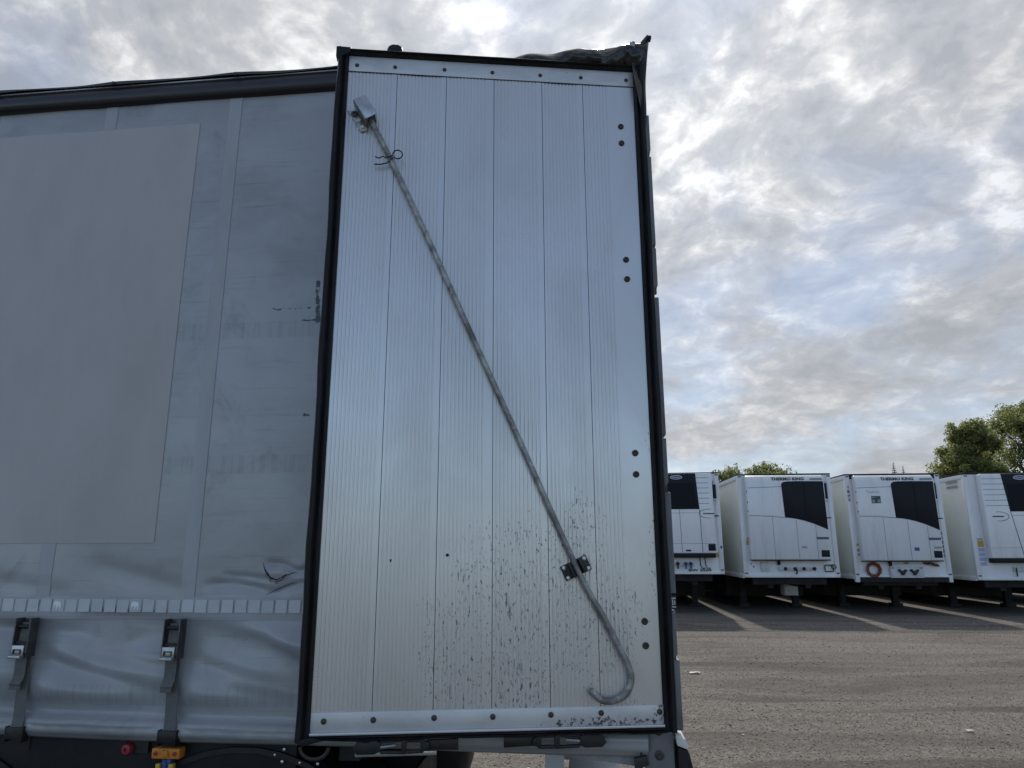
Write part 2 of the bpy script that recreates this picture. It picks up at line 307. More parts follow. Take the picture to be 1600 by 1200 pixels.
# ------------------------------------------------------------------ mesh helpers
class MB:
    def __init__(s): s.v = []; s.f = []
    def add(s, vs, fs):
        k = len(s.v); s.v += [tuple(p) for p in vs]; s.f += [tuple(i + k for i in f) for f in fs]; return s
    def box(s, x0, x1, y0, y1, z0, z1):
        return s.add([(x0, y0, z0), (x1, y0, z0), (x1, y1, z0), (x0, y1, z0), (x0, y0, z1), (x1, y0, z1), (x1, y1, z1), (x0, y1, z1)],
                     [(0, 3, 2, 1), (4, 5, 6, 7), (0, 1, 5, 4), (1, 2, 6, 5), (2, 3, 7, 6), (3, 0, 4, 7)])
    def prism(s, poly, y0, y1):
        """polygon of (x, z), extruded from y0 (front) to y1"""
        n = len(poly); a = sum(poly[i][0] * poly[(i + 1) % n][1] - poly[(i + 1) % n][0] * poly[i][1] for i in range(n))
        if a < 0: poly = poly[::-1]
        vs = [(p[0], y0, p[1]) for p in poly] + [(p[0], y1, p[1]) for p in poly]
        fs = [tuple(range(n)), tuple(range(2 * n - 1, n - 1, -1))] + [(i, n + i, n + (i + 1) % n, (i + 1) % n) for i in range(n)]
        return s.add(vs, fs)
    def extrude_x(s, prof, x0, x1):
        """closed profile of (y, z), extruded along x"""
        n = len(prof)
        vs = [(x0, p[0], p[1]) for p in prof] + [(x1, p[0], p[1]) for p in prof]
        fs = [tuple(range(n - 1, -1, -1)), tuple(range(n, 2 * n))] + [(i, (i + 1) % n, n + (i + 1) % n, n + i) for i in range(n)]
        return s.add(vs, fs)
    def extrude_z(s, prof, z0, z1):
        n = len(prof)
        vs = [(p[0], p[1], z0) for p in prof] + [(p[0], p[1], z1) for p in prof]
        fs = [tuple(range(n - 1, -1, -1)), tuple(range(n, 2 * n))] + [(i, (i + 1) % n, n + (i + 1) % n, n + i) for i in range(n)]
        return s.add(vs, fs)
    def tube(s, pts, r, seg=10, cap=True):
        pts = [Vector(p) for p in pts]; n = len(pts); rs = r if hasattr(r, '__len__') else [r] * n
        ref = None; vs = []; fs = []
        for i, p in enumerate(pts):
            t = (pts[min(i + 1, n - 1)] - pts[max(i - 1, 0)]).normalized()
            if ref is None: ref = t.orthogonal().normalized()
            ref = (ref - t * ref.dot(t)).normalized(); bn = t.cross(ref)
            for k in range(seg):
                a = 2 * math.pi * k / seg; vs.append(p + (ref * math.cos(a) + bn * math.sin(a)) * rs[i])
        for i in range(n - 1):
            for k in range(seg):
                a, b_ = i * seg + k, i * seg + (k + 1) % seg; fs.append((a, b_, b_ + seg, a + seg))
        if cap: fs.append(tuple(range(seg - 1, -1, -1))); fs.append(tuple((n - 1) * seg + k for k in range(seg)))
        return s.add(vs, fs)
    def lathe(s, c, prof, axis='y', seg=20):
        """profile of (radius, offset along axis), about an axis through c"""
        vs = []; fs = []; n = len(prof)
        for r, h in prof:
            for k in range(seg):
                a = 2 * math.pi * k / seg; p, q = r * math.cos(a), r * math.sin(a)
                vs.append((c[0] + p, c[1] + h, c[2] + q) if axis == 'y' else (c[0] + h, c[1] + p, c[2] + q) if axis == 'x' else (c[0] + p, c[1] + q, c[2] + h))
        for i in range(n - 1):
            for k in range(seg): fs.append((i * seg + k, i * seg + (k + 1) % seg, (i + 1) * seg + (k + 1) % seg, (i + 1) * seg + k))
        fs.append(tuple(range(seg))); fs.append(tuple((n - 1) * seg + k for k in range(seg)))
        return s.add(vs, fs)
    def mesh(s, name, bevel=0.0, seg=2, fix=True):
        me = bpy.data.meshes.new(name); me.from_pydata(s.v, [], s.f)
        bm = bmesh.new(); bm.from_mesh(me)
        if bevel:
            es = [e for e in bm.edges if len(e.link_faces) == 2 and e.calc_face_angle(0) > 0.6]
            bmesh.ops.bevel(bm, geom=es, offset=bevel, segments=seg, profile=0.5, affect='EDGES', clamp_overlap=True)
        if fix: bmesh.ops.recalc_face_normals(bm, faces=bm.faces)
        bm.to_mesh(me); bm.free(); return me

def link(name, me, m=None, parent=None, smooth=False):
    o = bpy.data.objects.new(name, me); COL.objects.link(o)
    if m and me is not None and not me.materials: me.materials.append(MATS[m])
    if parent: o.parent = parent
    if smooth and me: me.polygons.foreach_set('use_smooth', [True] * len(me.polygons))
    return o
def put(name, mb, m, parent=None, bevel=0.0, smooth=False, seg=2):
    me = mb.mesh(name, bevel, seg)
    o = link(name, me, m, parent)
    if smooth or bevel:
        me.polygons.foreach_set('use_smooth', [True] * len(me.polygons))
        try: me.set_sharp_from_angle(angle=rad(38))
        except Exception: pass
    return o
def empty(name, loc=(0, 0, 0), rz=0.0):
    o = bpy.data.objects.new(name, None); COL.objects.link(o); o.location = loc; o.rotation_euler = (0, 0, rz); o.empty_display_size = 0.2; return o
def tag(o, label, cat, group=None, kind=None):
    o['label'] = label; o['category'] = cat
    if group: o['group'] = group
    if kind: o['kind'] = kind
    return o
def text_mesh(s, h, width=None, bold=0.0, depth=0.002):
    cu = bpy.data.curves.new('letters', 'FONT'); cu.body = s; cu.align_x = 'LEFT'; cu.extrude = depth; cu.offset = bold; cu.resolution_u = 2
    t = bpy.data.objects.new('letters', cu); COL.objects.link(t)
    dg = bpy.context.evaluated_depsgraph_get(); dg.update()
    me = bpy.data.meshes.new_from_object(t.evaluated_get(dg))
    bpy.data.objects.remove(t); bpy.data.curves.remove(cu)
    n = len(me.vertices); co = np.empty(n * 3); me.vertices.foreach_get('co', co); co = co.reshape(-1, 3)
    lo, hi = co.min(0), co.max(0); sy = h / (hi[1] - lo[1]); sx = (width / (hi[0] - lo[0])) if width else sy
    out = np.stack([(co[:, 0] - lo[0]) * sx, -co[:, 2], (co[:, 1] - lo[1]) * sy], 1)
    me.vertices.foreach_set('co', out.ravel()); me.update(); me.materials.clear(); return me
def lettering(s, x, y, z, h, parent, m='lettering', width=None, bold=0.02, name='lettering'):
    o = link(name, text_mesh(s, h, width, bold), m, parent); o.location = (x, y, z); return o
def rot2(poly, c, a):
    ca, sa = math.cos(a), math.sin(a); return [(c[0] + x * ca - z * sa, c[1] + x * sa + z * ca) for x, z in poly]

# ------------------------------------------------------------------ ground
g = MB()
xs = [-900, -120, -30, 0, 30, 120, 900]; ys = [-900, -60, 0, 12, 30, 90, 900]
vs = [(x, y, 0.0) for y in ys for x in xs]
fs = [(j * 7 + i, j * 7 + i + 1, (j + 1) * 7 + i + 1, (j + 1) * 7 + i) for j in range(6) for i in range(6)]
ground = put('ground', g.add(vs, fs), 'gravel'); ground['kind'] = 'structure'

# loose stones of the yard: far too many to count
ico_v = []; phi = (1 + 5 ** 0.5) / 2
for a, b_ in ((1, phi), (-1, phi), (1, -phi), (-1, -phi)): ico_v += [(0, a, b_), (a, b_, 0), (b_, 0, a)]
ico_v = np.array(ico_v) / math.sqrt(1 + phi * phi)
_bm = bmesh.new(); _vv = [_bm.verts.new(p) for p in ico_v]; _r = bmesh.ops.convex_hull(_bm, input=_vv); _bm.verts.index_update()
ico_f = np.array([[v.index for v in f.verts] for f in _bm.faces]); ico_v = np.array([v.co[:] for v in _bm.verts]); _bm.free()
NS = 62000
Y = np.exp(rng.uniform(math.log(4.6), math.log(18.5), NS)); fr = rng.uniform(-0.30, 0.98, NS); X = fr * Y
size = 0.0035 + 0.006 * rng.random(NS) ** 2.5; size *= (1 + 0.03 * (Y - 6))
size[rng.random(NS) < 0.012] *= 1.9
V = ico_v[None] * (1 + 0.35 * (rng.random((NS, 12, 1)) - 0.5)) * np.stack([0.75 + 0.6 * rng.random(NS), 0.75 + 0.6 * rng.random(NS), 0.30 + 0.30 * rng.random(NS)], 1)[:, None] * size[:, None, None]
th = rng.uniform(0, 6.283, NS); ct, st = np.cos(th)[:, None], np.sin(th)[:, None]
VX = V[..., 0] * ct - V[..., 1] * st + X[:, None]; VY = V[..., 0] * st + V[..., 1] * ct + Y[:, None]; VZ = V[..., 2] + (size * 0.25)[:, None]
allv = np.stack([VX, VY, VZ], -1).reshape(-1, 3).astype(np.float32)
allf = (ico_f[None] + (np.arange(NS) * 12)[:, None, None]).reshape(-1).astype(np.int32)
me = bpy.data.meshes.new('gravel_stones'); me.vertices.add(len(allv)); me.vertices.foreach_set('co', allv.ravel())
nf = len(allf) // 3; me.loops.add(len(allf)); me.loops.foreach_set('vertex_index', allf); me.polygons.add(nf)
me.polygons.foreach_set('loop_start', np.arange(0, nf * 3, 3, dtype=np.int32)); me.update(calc_edges=True)
stones = link('gravel', me, 'stone'); tag(stones, 'loose grey-brown gravel spread over the open yard', 'gravel', kind='stuff')

# ------------------------------------------------------------------ near curtain-side trailer
SYAW, DYAW = 0.1061, 0.0907
trailer = empty('curtainside_trailer', (0.5804, 2.7046, 0), -SYAW)
tag(trailer, 'grey curtain-sided semi-trailer with its white ribbed rear door folded round against the side', 'trailer')
LEN = 13.5; WID = 2.55
tr = trailer

# --- curtain with its folds
def zseg(): return np.unique(np.concatenate([np.arange(1.075, 1.80, 0.0085), np.arange(1.80, 3.93, 0.035), [3.93]]))
def xseg(): return np.unique(np.concatenate([np.arange(-LEN, -3.6, 0.12), np.arange(-3.6, -0.95, 0.011), np.arange(-0.95, -0.1, 0.05), [-0.1]]))
def polyz(x, pts):
    px = [p[0] for p in pts]; pz = [p[1] for p in pts]; return np.interp(x, px, pz)
def fold(x, z, pts, A, wu, wd, fade=0.12):
    c = polyz(x, pts); t = z - c
    g_ = np.where(t > 0, np.exp(-(t / wu) ** 2), np.exp(-(t / wd) ** 2))
    e = np.clip((x - pts[0][0]) / fade + 0.5, 0, 1) * np.clip((pts[-1][0] - x) / fade + 0.5, 0, 1)
    e = e * e * (3 - 2 * e)
    return -A * g_ * e
def curtain_out(x, z):
    """how far the cloth stands out of the side plane (towards the camera)"""
    d = 0.004 * np.sin(x * 2.1 + z * 0.7) * np.sin(z * 1.3 + 0.4) + 0.0015 * np.sin(x * 9.0 + 1.5 * np.sin(z * 2.0))
    # slack skirt bulging below the reflective band
    sk = np.clip((1.53 - z) / 0.10, 0, 1); sk = sk * sk * (3 - 2 * sk)
    dn = np.clip((z - 1.08) / 0.08, 0, 1)
    d = d + 0.044 * sk * dn
    S = 0.62
    per = np.floor((x + 1.905) / S); xl = x - per * S           # strap spacing: x local in [-1.905, -1.285)
    d = d + fold(x, z, [(-2.95, 1.492), (-2.60, 1.476), (-2.33, 1.462), (-2.10, 1.438)], 0.0443, 0.0374, 0.0938, 0.25)
    d = d + fold(x, z, [(-2.28, 1.508), (-1.94, 1.484), (-1.73, 1.458), (-1.55, 1.425), (-1.37, 1.340), (-1.20, 1.25)], 0.0665, 0.0408, 0.1063, 0.25)
    d = d + fold(x, z, [(-2.52, 1.385), (-2.26, 1.315), (-2.02, 1.268), (-1.93, 1.255)], 0.0354, 0.0374, 0.0688, 0.2)
    d = d + fold(x, z, [(-2.30, 1.392), (-2.00, 1.350), (-1.92, 1.34)], 0.0177, 0.0306, 0.0625, 0.2)
    d = d + fold(x, z, [(-1.88, 1.372), (-1.63, 1.305), (-1.43, 1.268), (-1.2, 1.25)], 0.0310, 0.0442, 0.0875, 0.2)
    d = d + fold(x, z, [(-1.70, 1.27), (-1.50, 1.235), (-1.30, 1.19)], 0.0177, 0.0306, 0.0625, 0.2)
    d = d + fold(x, z, [(-3.6, 1.47), (-3.2, 1.45), (-2.9, 1.39)], 0.0487, 0.0374, 0.1000, 0.2)
    d = d + fold(x, z, [(-3.3, 1.36), (-2.95, 1.30), (-2.62, 1.26)], 0.0266, 0.0374, 0.0750, 0.2)
    # valley above the bottom hem, then the rolled hem
    hem = 1.106 - 0.014 * np.clip((x + 2.7) / 1.3, 0, 1)
    d = d - 0.058 * np.exp(-((z - (hem + 0.076)) / np.where(z > hem + 0.076, 0.055, 0.018)) ** 2)
    d = d + 0.016 * np.exp(-((z - (hem + 0.014)) / 0.018) ** 2) + 0.006 * np.exp(-((z - (hem + 0.047)) / 0.009) ** 2)
    d = d + 0.003 * np.sin(x * 23.0) * np.exp(-((z - hem - 0.02) / 0.04) ** 2) + 0.0016 * np.sin(x * 71 + np.sin(x * 13) * 3) * np.exp(-((z - hem - 0.045) / 0.02) ** 2)
    # straps pull the skirt in
    for xs_ in (-1.905, -2.53, -3.155, -3.78): d = d - 0.034 * np.exp(-((x - xs_) / 0.075) ** 2) * sk * dn
    # creases round the tear
    d = d + fold(x, z, [(-1.80, 1.664), (-1.70, 1.668), (-1.60, 1.650), (-1.50, 1.625)], 0.0170, 0.012, 0.030, 0.08)
    d = d + fold(x, z, [(-1.74, 1.700), (-1.62, 1.690), (-1.555, 1.680)], 0.0102, 0.008, 0.016, 0.06)
    d = d + fold(x, z, [(-1.56, 1.622), (-1.50, 1.645), (-1.43, 1.668), (-1.38, 1.674)], 0.0136, 0.007, 0.016, 0.06)
    d = d + fold(x, z, [(-1.56, 1.745), (-1.50, 1.738), (-1.44, 1.712), (-1.36, 1.735)], 0.0136, 0.010, 0.018, 0.06)
    d = d + 0.012 * np.exp(-(((x + 1.505) / 0.055) ** 2 + ((z - 1.708) / 0.025) ** 2))
    # soft diagonal crease and sag of the upper cloth
    d = d + fold(x, z, [(-2.95, 2.6), (-2.62, 3.55), (-2.58, 3.66)], 0.012, 0.30, 0.22, 0.15)
    d = d + 0.006 * np.exp(-((x + 2.02 + 0.05 * (z - 2.8)) / 0.10) ** 2) * np.clip((3.8 - z), 0, 1) * np.clip(z - 1.6, 0, 1)
    d = d + fold(x, z, [(-3.0, 1.72), (-2.6, 1.655), (-2.42, 1.63)], 0.006, 0.03, 0.05, 0.1)
    d = d + fold(x, z, [(-2.3, 1.74), (-2.0, 1.665), (-1.9, 1.64)], 0.007, 0.03, 0.06, 0.15)
    return -0.016 + 0.009 * np.log1p(np.exp(np.clip((d + 0.016) / 0.009, -40, 40)))     # the cloth rests on the rave behind it
XS, ZS = xseg(), zseg()
GX, GZ = np.meshgrid(XS, ZS)
hemz = 1.098 - 0.020 * np.clip((GX + 2.7) / 1.0, 0, 1) + 0.004 * np.sin(GX * 3.3)
GZ2 = np.where(GZ < 1.16, hemz + (GZ - 1.075) / (1.16 - 1.075) * (1.16 - hemz), GZ)
D = curtain_out(GX, GZ2)
nx, nz = len(XS), len(ZS)
cv = np.stack([GX, -D, GZ2], -1).reshape(-1, 3)
# turn the bottom edge back under the hem
extra = cv[:nx].copy(); extra[:, 1] += 0.035; extra[:, 2] += 0.010
idx = np.arange(nz * nx).reshape(nz, nx)
q = np.stack([idx[:-1, :-1], idx[:-1, 1:], idx[1:, 1:], idx[1:, :-1]], -1).reshape(-1, 4).tolist()
e0 = nz * nx
q += [(e0 + i, e0 + i + 1, i + 1, i) for i in range(nx - 1)]
me = bpy.data.meshes.new('curtain'); me.from_pydata(np.vstack([cv, extra]).tolist(), [], q); me.update()
curtain = link('curtain', me, 'curtain_cloth', tr, smooth=True)
curtain['label'] = 'silver grey side curtain with dirty streaks, a tear and slack folds'
def co_(x, z): return float(curtain_out(np.array([x]), np.array([z]))[0])

def cloth_patch(name, x0, x1, z0, z1, off, m, parent, nx_=24, nz_=60, th=0.0015):
    xs_ = np.linspace(x0, x1, nx_); zs_ = np.linspace(z0, z1, nz_); gx, gz = np.meshgrid(xs_, zs_)
    dd = curtain_out(gx, gz) + off
    v = np.stack([gx, -dd, gz], -1).reshape(-1, 3).tolist()
    v2 = np.stack([gx, -(dd - off - 0.001), gz], -1).reshape(-1, 3).tolist()
    id_ = np.arange(nx_ * nz_).reshape(nz_, nx_); n_ = nx_ * nz_
    f = np.stack([id_[:-1, :-1], id_[:-1, 1:], id_[1:, 1:], id_[1:, :-1]], -1).reshape(-1, 4).tolist()
    rim = list(id_[0]) + list(id_[1:, -1]) + list(id_[-1, -2::-1]) + list(id_[-2:0:-1, 0])
    f += [(int(rim[i]), int(rim[i]) + n_, int(rim[(i + 1) % len(rim)]) + n_, int(rim[(i + 1) % len(rim)])) for i in range(len(rim))]
    me = bpy.data.meshes.new(name); me.from_pydata(v + v2, [], f); me.update()
    return link(name, me, m, parent, smooth=False)
cp = cloth_patch('cover_film', -6.2, -2.057, 1.824, 3.752, 0.003, 'cover_film', curtain, 150, 60); cp['label'] = 'large plain pinkish grey rectangle stuck over the curtain'
cp.data.polygons.foreach_set('use_smooth', [True] * len(cp.data.polygons)); cp.data.set_sharp_from_angle(angle=rad(40))
for xs_, spans in ((-1.888, ((1.612, 3.875),)), (-2.515, ((1.612, 1.823), (3.753, 3.875))), (-3.14, ((1.612, 1.823), (3.753, 3.875))), (-3.765, ((1.612, 1.823), (3.753, 3.875)))):
    for z0, z1 in spans: cloth_patch('seam_strip', xs_ - 0.032, xs_ + 0.028, z0, z1, 0.0025, 'curtain_seam', curtain, 5, max(6, int((z1 - z0) * 30)))
# band under the tiles
cloth_patch('band', -4.4, -0.95, 1.525, 1.612, 0.002, 'curtain_seam', curtain, 260, 8)
# reflective tiles
me0 = None
for k in range(56):
    xc = -1.441 - 0.0553 * (k - 8)
    if me0 is None:
        b_ = MB().prism([(-0.0245, -0.0245), (0.0235, -0.0245), (0.0245, 0.0245), (-0.0235, 0.0245)], -0.0012, 0.0008); me0 = b_.mesh('reflective_tile', 0.002, 1)
    o = link('reflective_tile', me0, 'reflective', curtain); zt_ = 1.577 + 0.001 * math.sin(k * 1.7)
    o.location = (xc, -co_(xc, zt_) - 0.0035, zt_); o.rotation_euler = (0.02 * math.sin(k * 2.3), rad(1.0 * math.sin(k * 3.1)), 0.03 * math.sin(k * 1.3))
# pale animal marks on two tiles
beast = [(-.5, .05), (-.46, .25), (-.36, .40), (-.2, .42), (0.0, .40), (.22, .36), (.40, .22), (.44, -.02), (.40, -.42), (.27, -.44), (.25, -.14), (.08, -.12), (.04, -.46), (-.10, -.46), (-.12, -.10), (-.24, -.02), (-.33, -.18), (-.36, -.36), (-.44, -.36), (-.43, -.12)]
for xc in (-2.440, -2.105):
    put('animal_mark', MB().prism([(xc + 0.036 * p[0], 1.579 + 0.036 * p[1]) for p in beast], -co_(xc, 1.578) - 0.0062, -co_(xc, 1.578) - 0.0036), 'emblem', curtain)
# tear
tear_pts = [(-1.586, 1.746), (-1.573, 1.716), (-1.549, 1.684), (-1.52, 1.68), (-1.479, 1.70), (-1.439, 1.71)]
P = []
for i in range(len(tear_pts) - 1):
    for k in range(6):
        t = k / 6; P.append((tear_pts[i][0] * (1 - t) + tear_pts[i + 1][0] * t + random.uniform(-.002, .002), tear_pts[i][1] * (1 - t) + tear_pts[i + 1][1] * t + random.uniform(-.002, .002)))
tm = MB(); tm.tube([(x, -co_(x, z) - 0.001, z) for x, z in P], [0.0006 + 0.003 * math.sin(math.pi * i / (len(P) - 1)) * random.uniform(.6, 1.2) for i in range(len(P))], 6)
for i in range(26):
    x, z = random.choice(P[8:-6]); a = random.uniform(-2.4, -0.7); L = random.uniform(.006, .022)
    tm.tube([(x, -co_(x, z) - .002, z), (x + math.cos(a) * L * .5, -co_(x, z) - .005, z + math.sin(a) * L * .5), (x + math.cos(a + .4) * L, -co_(x, z) - .004, z + math.sin(a + .4) * L)], [0.0009, 0.0007, 0.0004], 4)
put('tear', tm, 'fray_and_shade', curtain)
put('torn_edge', MB().tube([(x, -co_(x, z) - 0.003, z - 0.004) for x, z in P[10:22]], 0.0018, 6), 'torn_pale', curtain, smooth=True)
for (xa, za, xb, zb) in ((-1.45, 1.668, -1.57, 1.62), (-1.36, 1.742, -1.40, 1.735)):
    n_ = 7; pts_ = [(xa + (xb - xa) * k / n_, za + (zb - za) * (k / n_) ** 1.3) for k in range(n_ + 1)]
    put('crease', MB().tube([(x, -co_(x, z) - .0004, z) for x, z in pts_], [0.0004 + 0.0012 * math.sin(math.pi * k / n_) for k in range(n_ + 1)], 5), 'fray_and_shade', curtain)  # black lines laid along the folds, crease shade drawn as colour

# --- straps with over-centre buckles
def strap(x):
    s = empty('strap'); s.parent = tr
    y0 = -0.014
    def yy(z): return -co_(x, z) - 0.010
    # webbing, upper doubled tail and lower run
    def ribbon(name, pts, wdt, th=0.0022, m='webbing'):
        mb = MB(); n = len(pts)
        vs = []; 
        for (px_, py, pz) in pts: vs += [(px_ - wdt / 2, py, pz), (px_ + wdt / 2, py, pz), (px_ + wdt / 2, py + th, pz), (px_ - wdt / 2, py + th, pz)]
        fs = [(0, 1, 2, 3), tuple(4 * (n - 1) + k for k in (3, 2, 1, 0))]
        for i in range(n - 1):
            for k in range(4): fs.append((4 * i + k, 4 * i + 4 + k, 4 * i + 4 + (k + 1) % 4, 4 * i + (k + 1) % 4))
        mb.add(vs, fs); return put(name, mb, m, s)
    zs_ = [1.395, 1.36, 1.32, 1.28, 1.24, 1.20, 1.16, 1.125, 1.10]
    ribbon('webbing', [(x + 0.012 * (1.39 - z) / .3, min(yy(z), -0.022) - 0.002, z) for z in zs_], 0.048)
    ribbon('webbing_tail', [(x - 0.002, -0.040, 1.40), (x - 0.001, -0.044, 1.37), (x - .001, -0.043, 1.34), (x - 0.002, -0.042, 1.315), (x - 0.004, -0.045, 1.300), (x - 0.005, -0.053, 1.291), (x - 0.006, -0.054, 1.285), (x - .007, -0.050, 1.281)], 0.047)
    ribbon('tail_end', [(x - 0.008, -0.044, 1.288), (x - 0.010, -0.047, 1.278), (x - 0.011, -0.046, 1.264)], 0.046)
    ribbon('upper_webbing', [(x - 0.002, -0.034, 1.515), (x - 0.002, -0.040, 1.47), (x - 0.002, -0.042, 1.43)], 0.046)
    # buckle
    b = put('buckle', MB().box(x - 0.036, x - 0.031, -0.062, -0.016, 1.385, 1.532).box(x + 0.027, x + 0.032, -0.062, -0.016, 1.385, 1.532).box(x - 0.031, x + 0.027, -0.022, -0.016, 1.50, 1.530), 'buckle_dark', s, bevel=0.0015)
    put('roller', MB().tube([(x - 0.031, -0.046, 1.500), (x + 0.027, -0.046, 1.500)], 0.008, 10), 'black_paint', s, smooth=True)
    lv = MB().prism([(x - 0.030, 1.386), (x + 0.022, 1.386), (x + 0.024, 1.432), (x - 0.028, 1.432)], -0.070, -0.058)
    put('lever', lv, 'steel', s, bevel=0.003)
    put('lever_lip', MB().box(x - 0.029, x + 0.021, -0.082, -0.068, 1.383, 1.394), 'steel', s, bevel=0.002)
    put('lever_frame', MB().box(x - 0.017, x + 0.012, -0.073, -0.0695, 1.413, 1.417).box(x - 0.017, x + 0.012, -0.073, -0.0695, 1.398, 1.401).box(x - 0.019, x - 0.015, -0.073, -0.0695, 1.398, 1.417).box(x + 0.010, x + 0.014, -0.073, -0.0695, 1.398, 1.417), 'black_paint', s)
    put('gap', MB().box(x - 0.029, x + 0.025, -0.052, -0.046, 1.434, 1.444), 'black_paint', s)
    # hook clamp at the hem
    put('hem_hook', MB().box(x - 0.024, x + 0.040, -0.040, -0.030, 1.085, 1.128).box(x - 0.030, x - 0.024, -0.040, -0.004, 1.072, 1.130).box(x + 0.040, x + 0.046, -0.040, -0.004, 1.072, 1.130), 'black_paint', s, bevel=0.002)
    return s
for xs_ in (-1.905, -2.533, -3.158, -3.783): strap(xs_)

# --- roof edge, rails
ang_ = np.linspace(-math.pi * 0.55, math.pi * 0.55, 12)
prof = [(-0.012 - 0.028 * math.cos(a), 3.922 + 0.046 * math.sin(a)) for a in ang_] + [(0.04, 3.965), (0.04, 3.88)]
put('top_rail', MB().extrude_x(prof, -LEN, -0.02), 'rail_black', tr, smooth=True)
put('rail_lip', MB().box(-LEN, -1.0, -0.030, 0.02, 3.9665, 3.9715), 'alu_strip', tr)
rx = np.arange(-LEN, -0.64, 0.035); rv = []; rf = []
for i, x in enumerate(rx):
    ph = ((x + 1.885) / 0.615); tent = max(0.0, 1 - abs((ph - round(ph)) * 0.615) / 0.16)
    zt = 3.992 - 0.045 * max(0.0, min(1.0, (x + 1.35) / 0.6)) + 0.004 * tent + 0.0015 * math.sin(x * 5.1); yo = -0.040 - 0.002 * tent + 0.003 * math.sin(x * 11)
    rv += [(x, yo, min(zt - 0.016, 3.974 + 0.004 * math.sin(x * 8.3))), (x, yo - 0.002, zt - 0.010), (x, yo + 0.012, zt), (x, 0.30, zt + 0.012)]
    if i:
        for k in range(3): rf.append((4 * i - 4 + k, 4 * i + k, 4 * i + 1 + k, 4 * i - 3 + k))
put('roof_edge', MB().add(rv, rf), 'roof_tarp', tr, smooth=True)
for k in range(7):
    xb = -1.885 - 0.615 * (k - 1)
    put('edge_bolt', MB().lathe((xb, -0.043, 3.976), [(0.010, 0.0), (0.010, -0.006), (0.005, -0.010)], 'y', 10), 'bolt_dark', tr, smooth=True)
put('roof', MB().box(-LEN, -0.02, 0.28, WID - 0.02, 3.98, 4.004), 'roof_tarp', tr)
put('far_curtain', MB().box(-LEN, -0.1, WID - 0.01, WID, 1.10, 3.98), 'curtain_cloth', tr)
put('front_wall', MB().box(-LEN - 0.04, -LEN, 0.0, WID, 1.10, 4.0), 'grey_paint', tr)
put('floor', MB().box(-LEN, -0.06, 0.05, WID - 0.05, 1.155, 1.20), 'dark_chassis', tr)
put('rear_header', MB().box(-0.08, 0.0, 0.045, WID - 0.045, 3.86, 3.975), 'post_grey', tr, bevel=0.004)
put('side_rave', MB().box(-LEN, -1.42, 0.055, 0.085, 0.93, 1.14), 'dark_chassis', tr, bevel=0.003)

# crumpled tarp corner over the rear end of the roof
tv = []; tf = []; nu, nv = 90, 18
for i in range(nu):
    u = -0.66 + (0.70) * i / (nu - 1)
    ridge = np.interp(u, [-0.66, -0.60, -0.48, -0.29, -0.11, -0.045, 0.005, 0.04], [3.925, 3.940, 3.954, 3.956, 3.952, 3.956, 3.964, 3.985])
    for j in range(nv):
        t = j / (nv - 1)
        nvv = mnoise.noise(Vector((u * 9, t * 2.2, 3.1))); n2_ = mnoise.noise(Vector((u * 27, t * 5, 7.7))) + 0.7 * mnoise.noise(Vector((u * 60 + t * 9, t * 14, 1.7)))
        if t < 0.6:
            s_ = t / 0.6; z = 3.845 + (ridge - 3.845) * s_; y = -0.062 - 0.030 * math.sin(s_ * math.pi) + 0.022 * nvv + 0.010 * n2_
        else:
            s_ = (t - 0.6) / 0.4; z = ridge + 0.010 * math.sin(s_ * 3.1) + 0.008 * nvv - 0.004 * s_; y = -0.060 + 0.32 * s_ + 0.012 * nvv
        z += 0.010 * n2_ * (1 if 0.3 < t < 0.75 else 0.3)
        tv.append((min(u, -0.004 + 0.046 * max(0.0, (z - 3.845) / 0.18)) + 0.006 * n2_ * (u < -0.05), y, z))
for i in range(nu - 1):
    for j in range(nv - 1): tf.append((i * nv + j, (i + 1) * nv + j, (i + 1) * nv + j + 1, i * nv + j + 1))
tm_ = put('tarp_corner', MB().add(tv, tf), 'shiny_tarp', tr, smooth=True)
tm_['label'] = 'crumpled shiny black tarpaulin end over the rear top corner'
sd = tm_.modifiers.new('s', 'SUBSURF'); sd.levels = 1; sd.render_levels = 1
so_ = tm_.modifiers.new('t', 'SOLIDIFY'); so_.thickness = 0.003
# hanging gusset at the corner: narrow folded flap tapering downwards
hv = []; hf = []; nh = 18
for i in range(nh):
    t = i / (nh - 1); z = 3.984 - 0.43 * t; wdt = 0.052 * (1 - t) ** 0.8 + 0.012
    right = 0.036 - 0.034 * t ** 0.5 + 0.002 * math.sin(t * 9); left = right - wdt - 0.02 * (1 - t)
    if t < 0.25: left = right - 0.012 - (wdt + 0.008) * (t / 0.25)
    hv += [(left, -0.085 + 0.01 * math.sin(t * 7), z), ((left + right) / 2, -0.070 - 0.012 * math.sin(t * 11 + 1), z), (right, -0.060, z), (right - 0.004, 0.05, z)]
    if i:
        for k in range(3): hf.append((4 * i - 4 + k, 4 * i - 3 + k, 4 * i + 1 + k, 4 * i + k))
put('tarp_gusset', MB().add(hv, hf), 'shiny_tarp', tr, smooth=True)
put('tarp_tip', MB().lathe((0.034, -0.068, 3.982), [(0.005, -0.020), (0.009, -0.006), (0.010, 0.004), (0.004, 0.008)], 'z', 10), 'black_rubber', tr, smooth=True)
tb = put('tarp_buckle', MB().prism(rot2([(-0.012, -0.010), (0.012, -0.010), (0.012, 0.010), (-0.012, 0.010)], (-0.045, 3.918), -0.35), -0.116, -0.108), 'galvanised', tr, bevel=0.002)
put('tarp_strap', MB().prism(rot2([(-0.006, -0.030), (0.006, -0.030), (0.006, 0.028), (-0.006, 0.028)], (-0.050, 3.913), -0.5), -0.1075, -0.100), 'roof_tarp', tr, bevel=0.001)

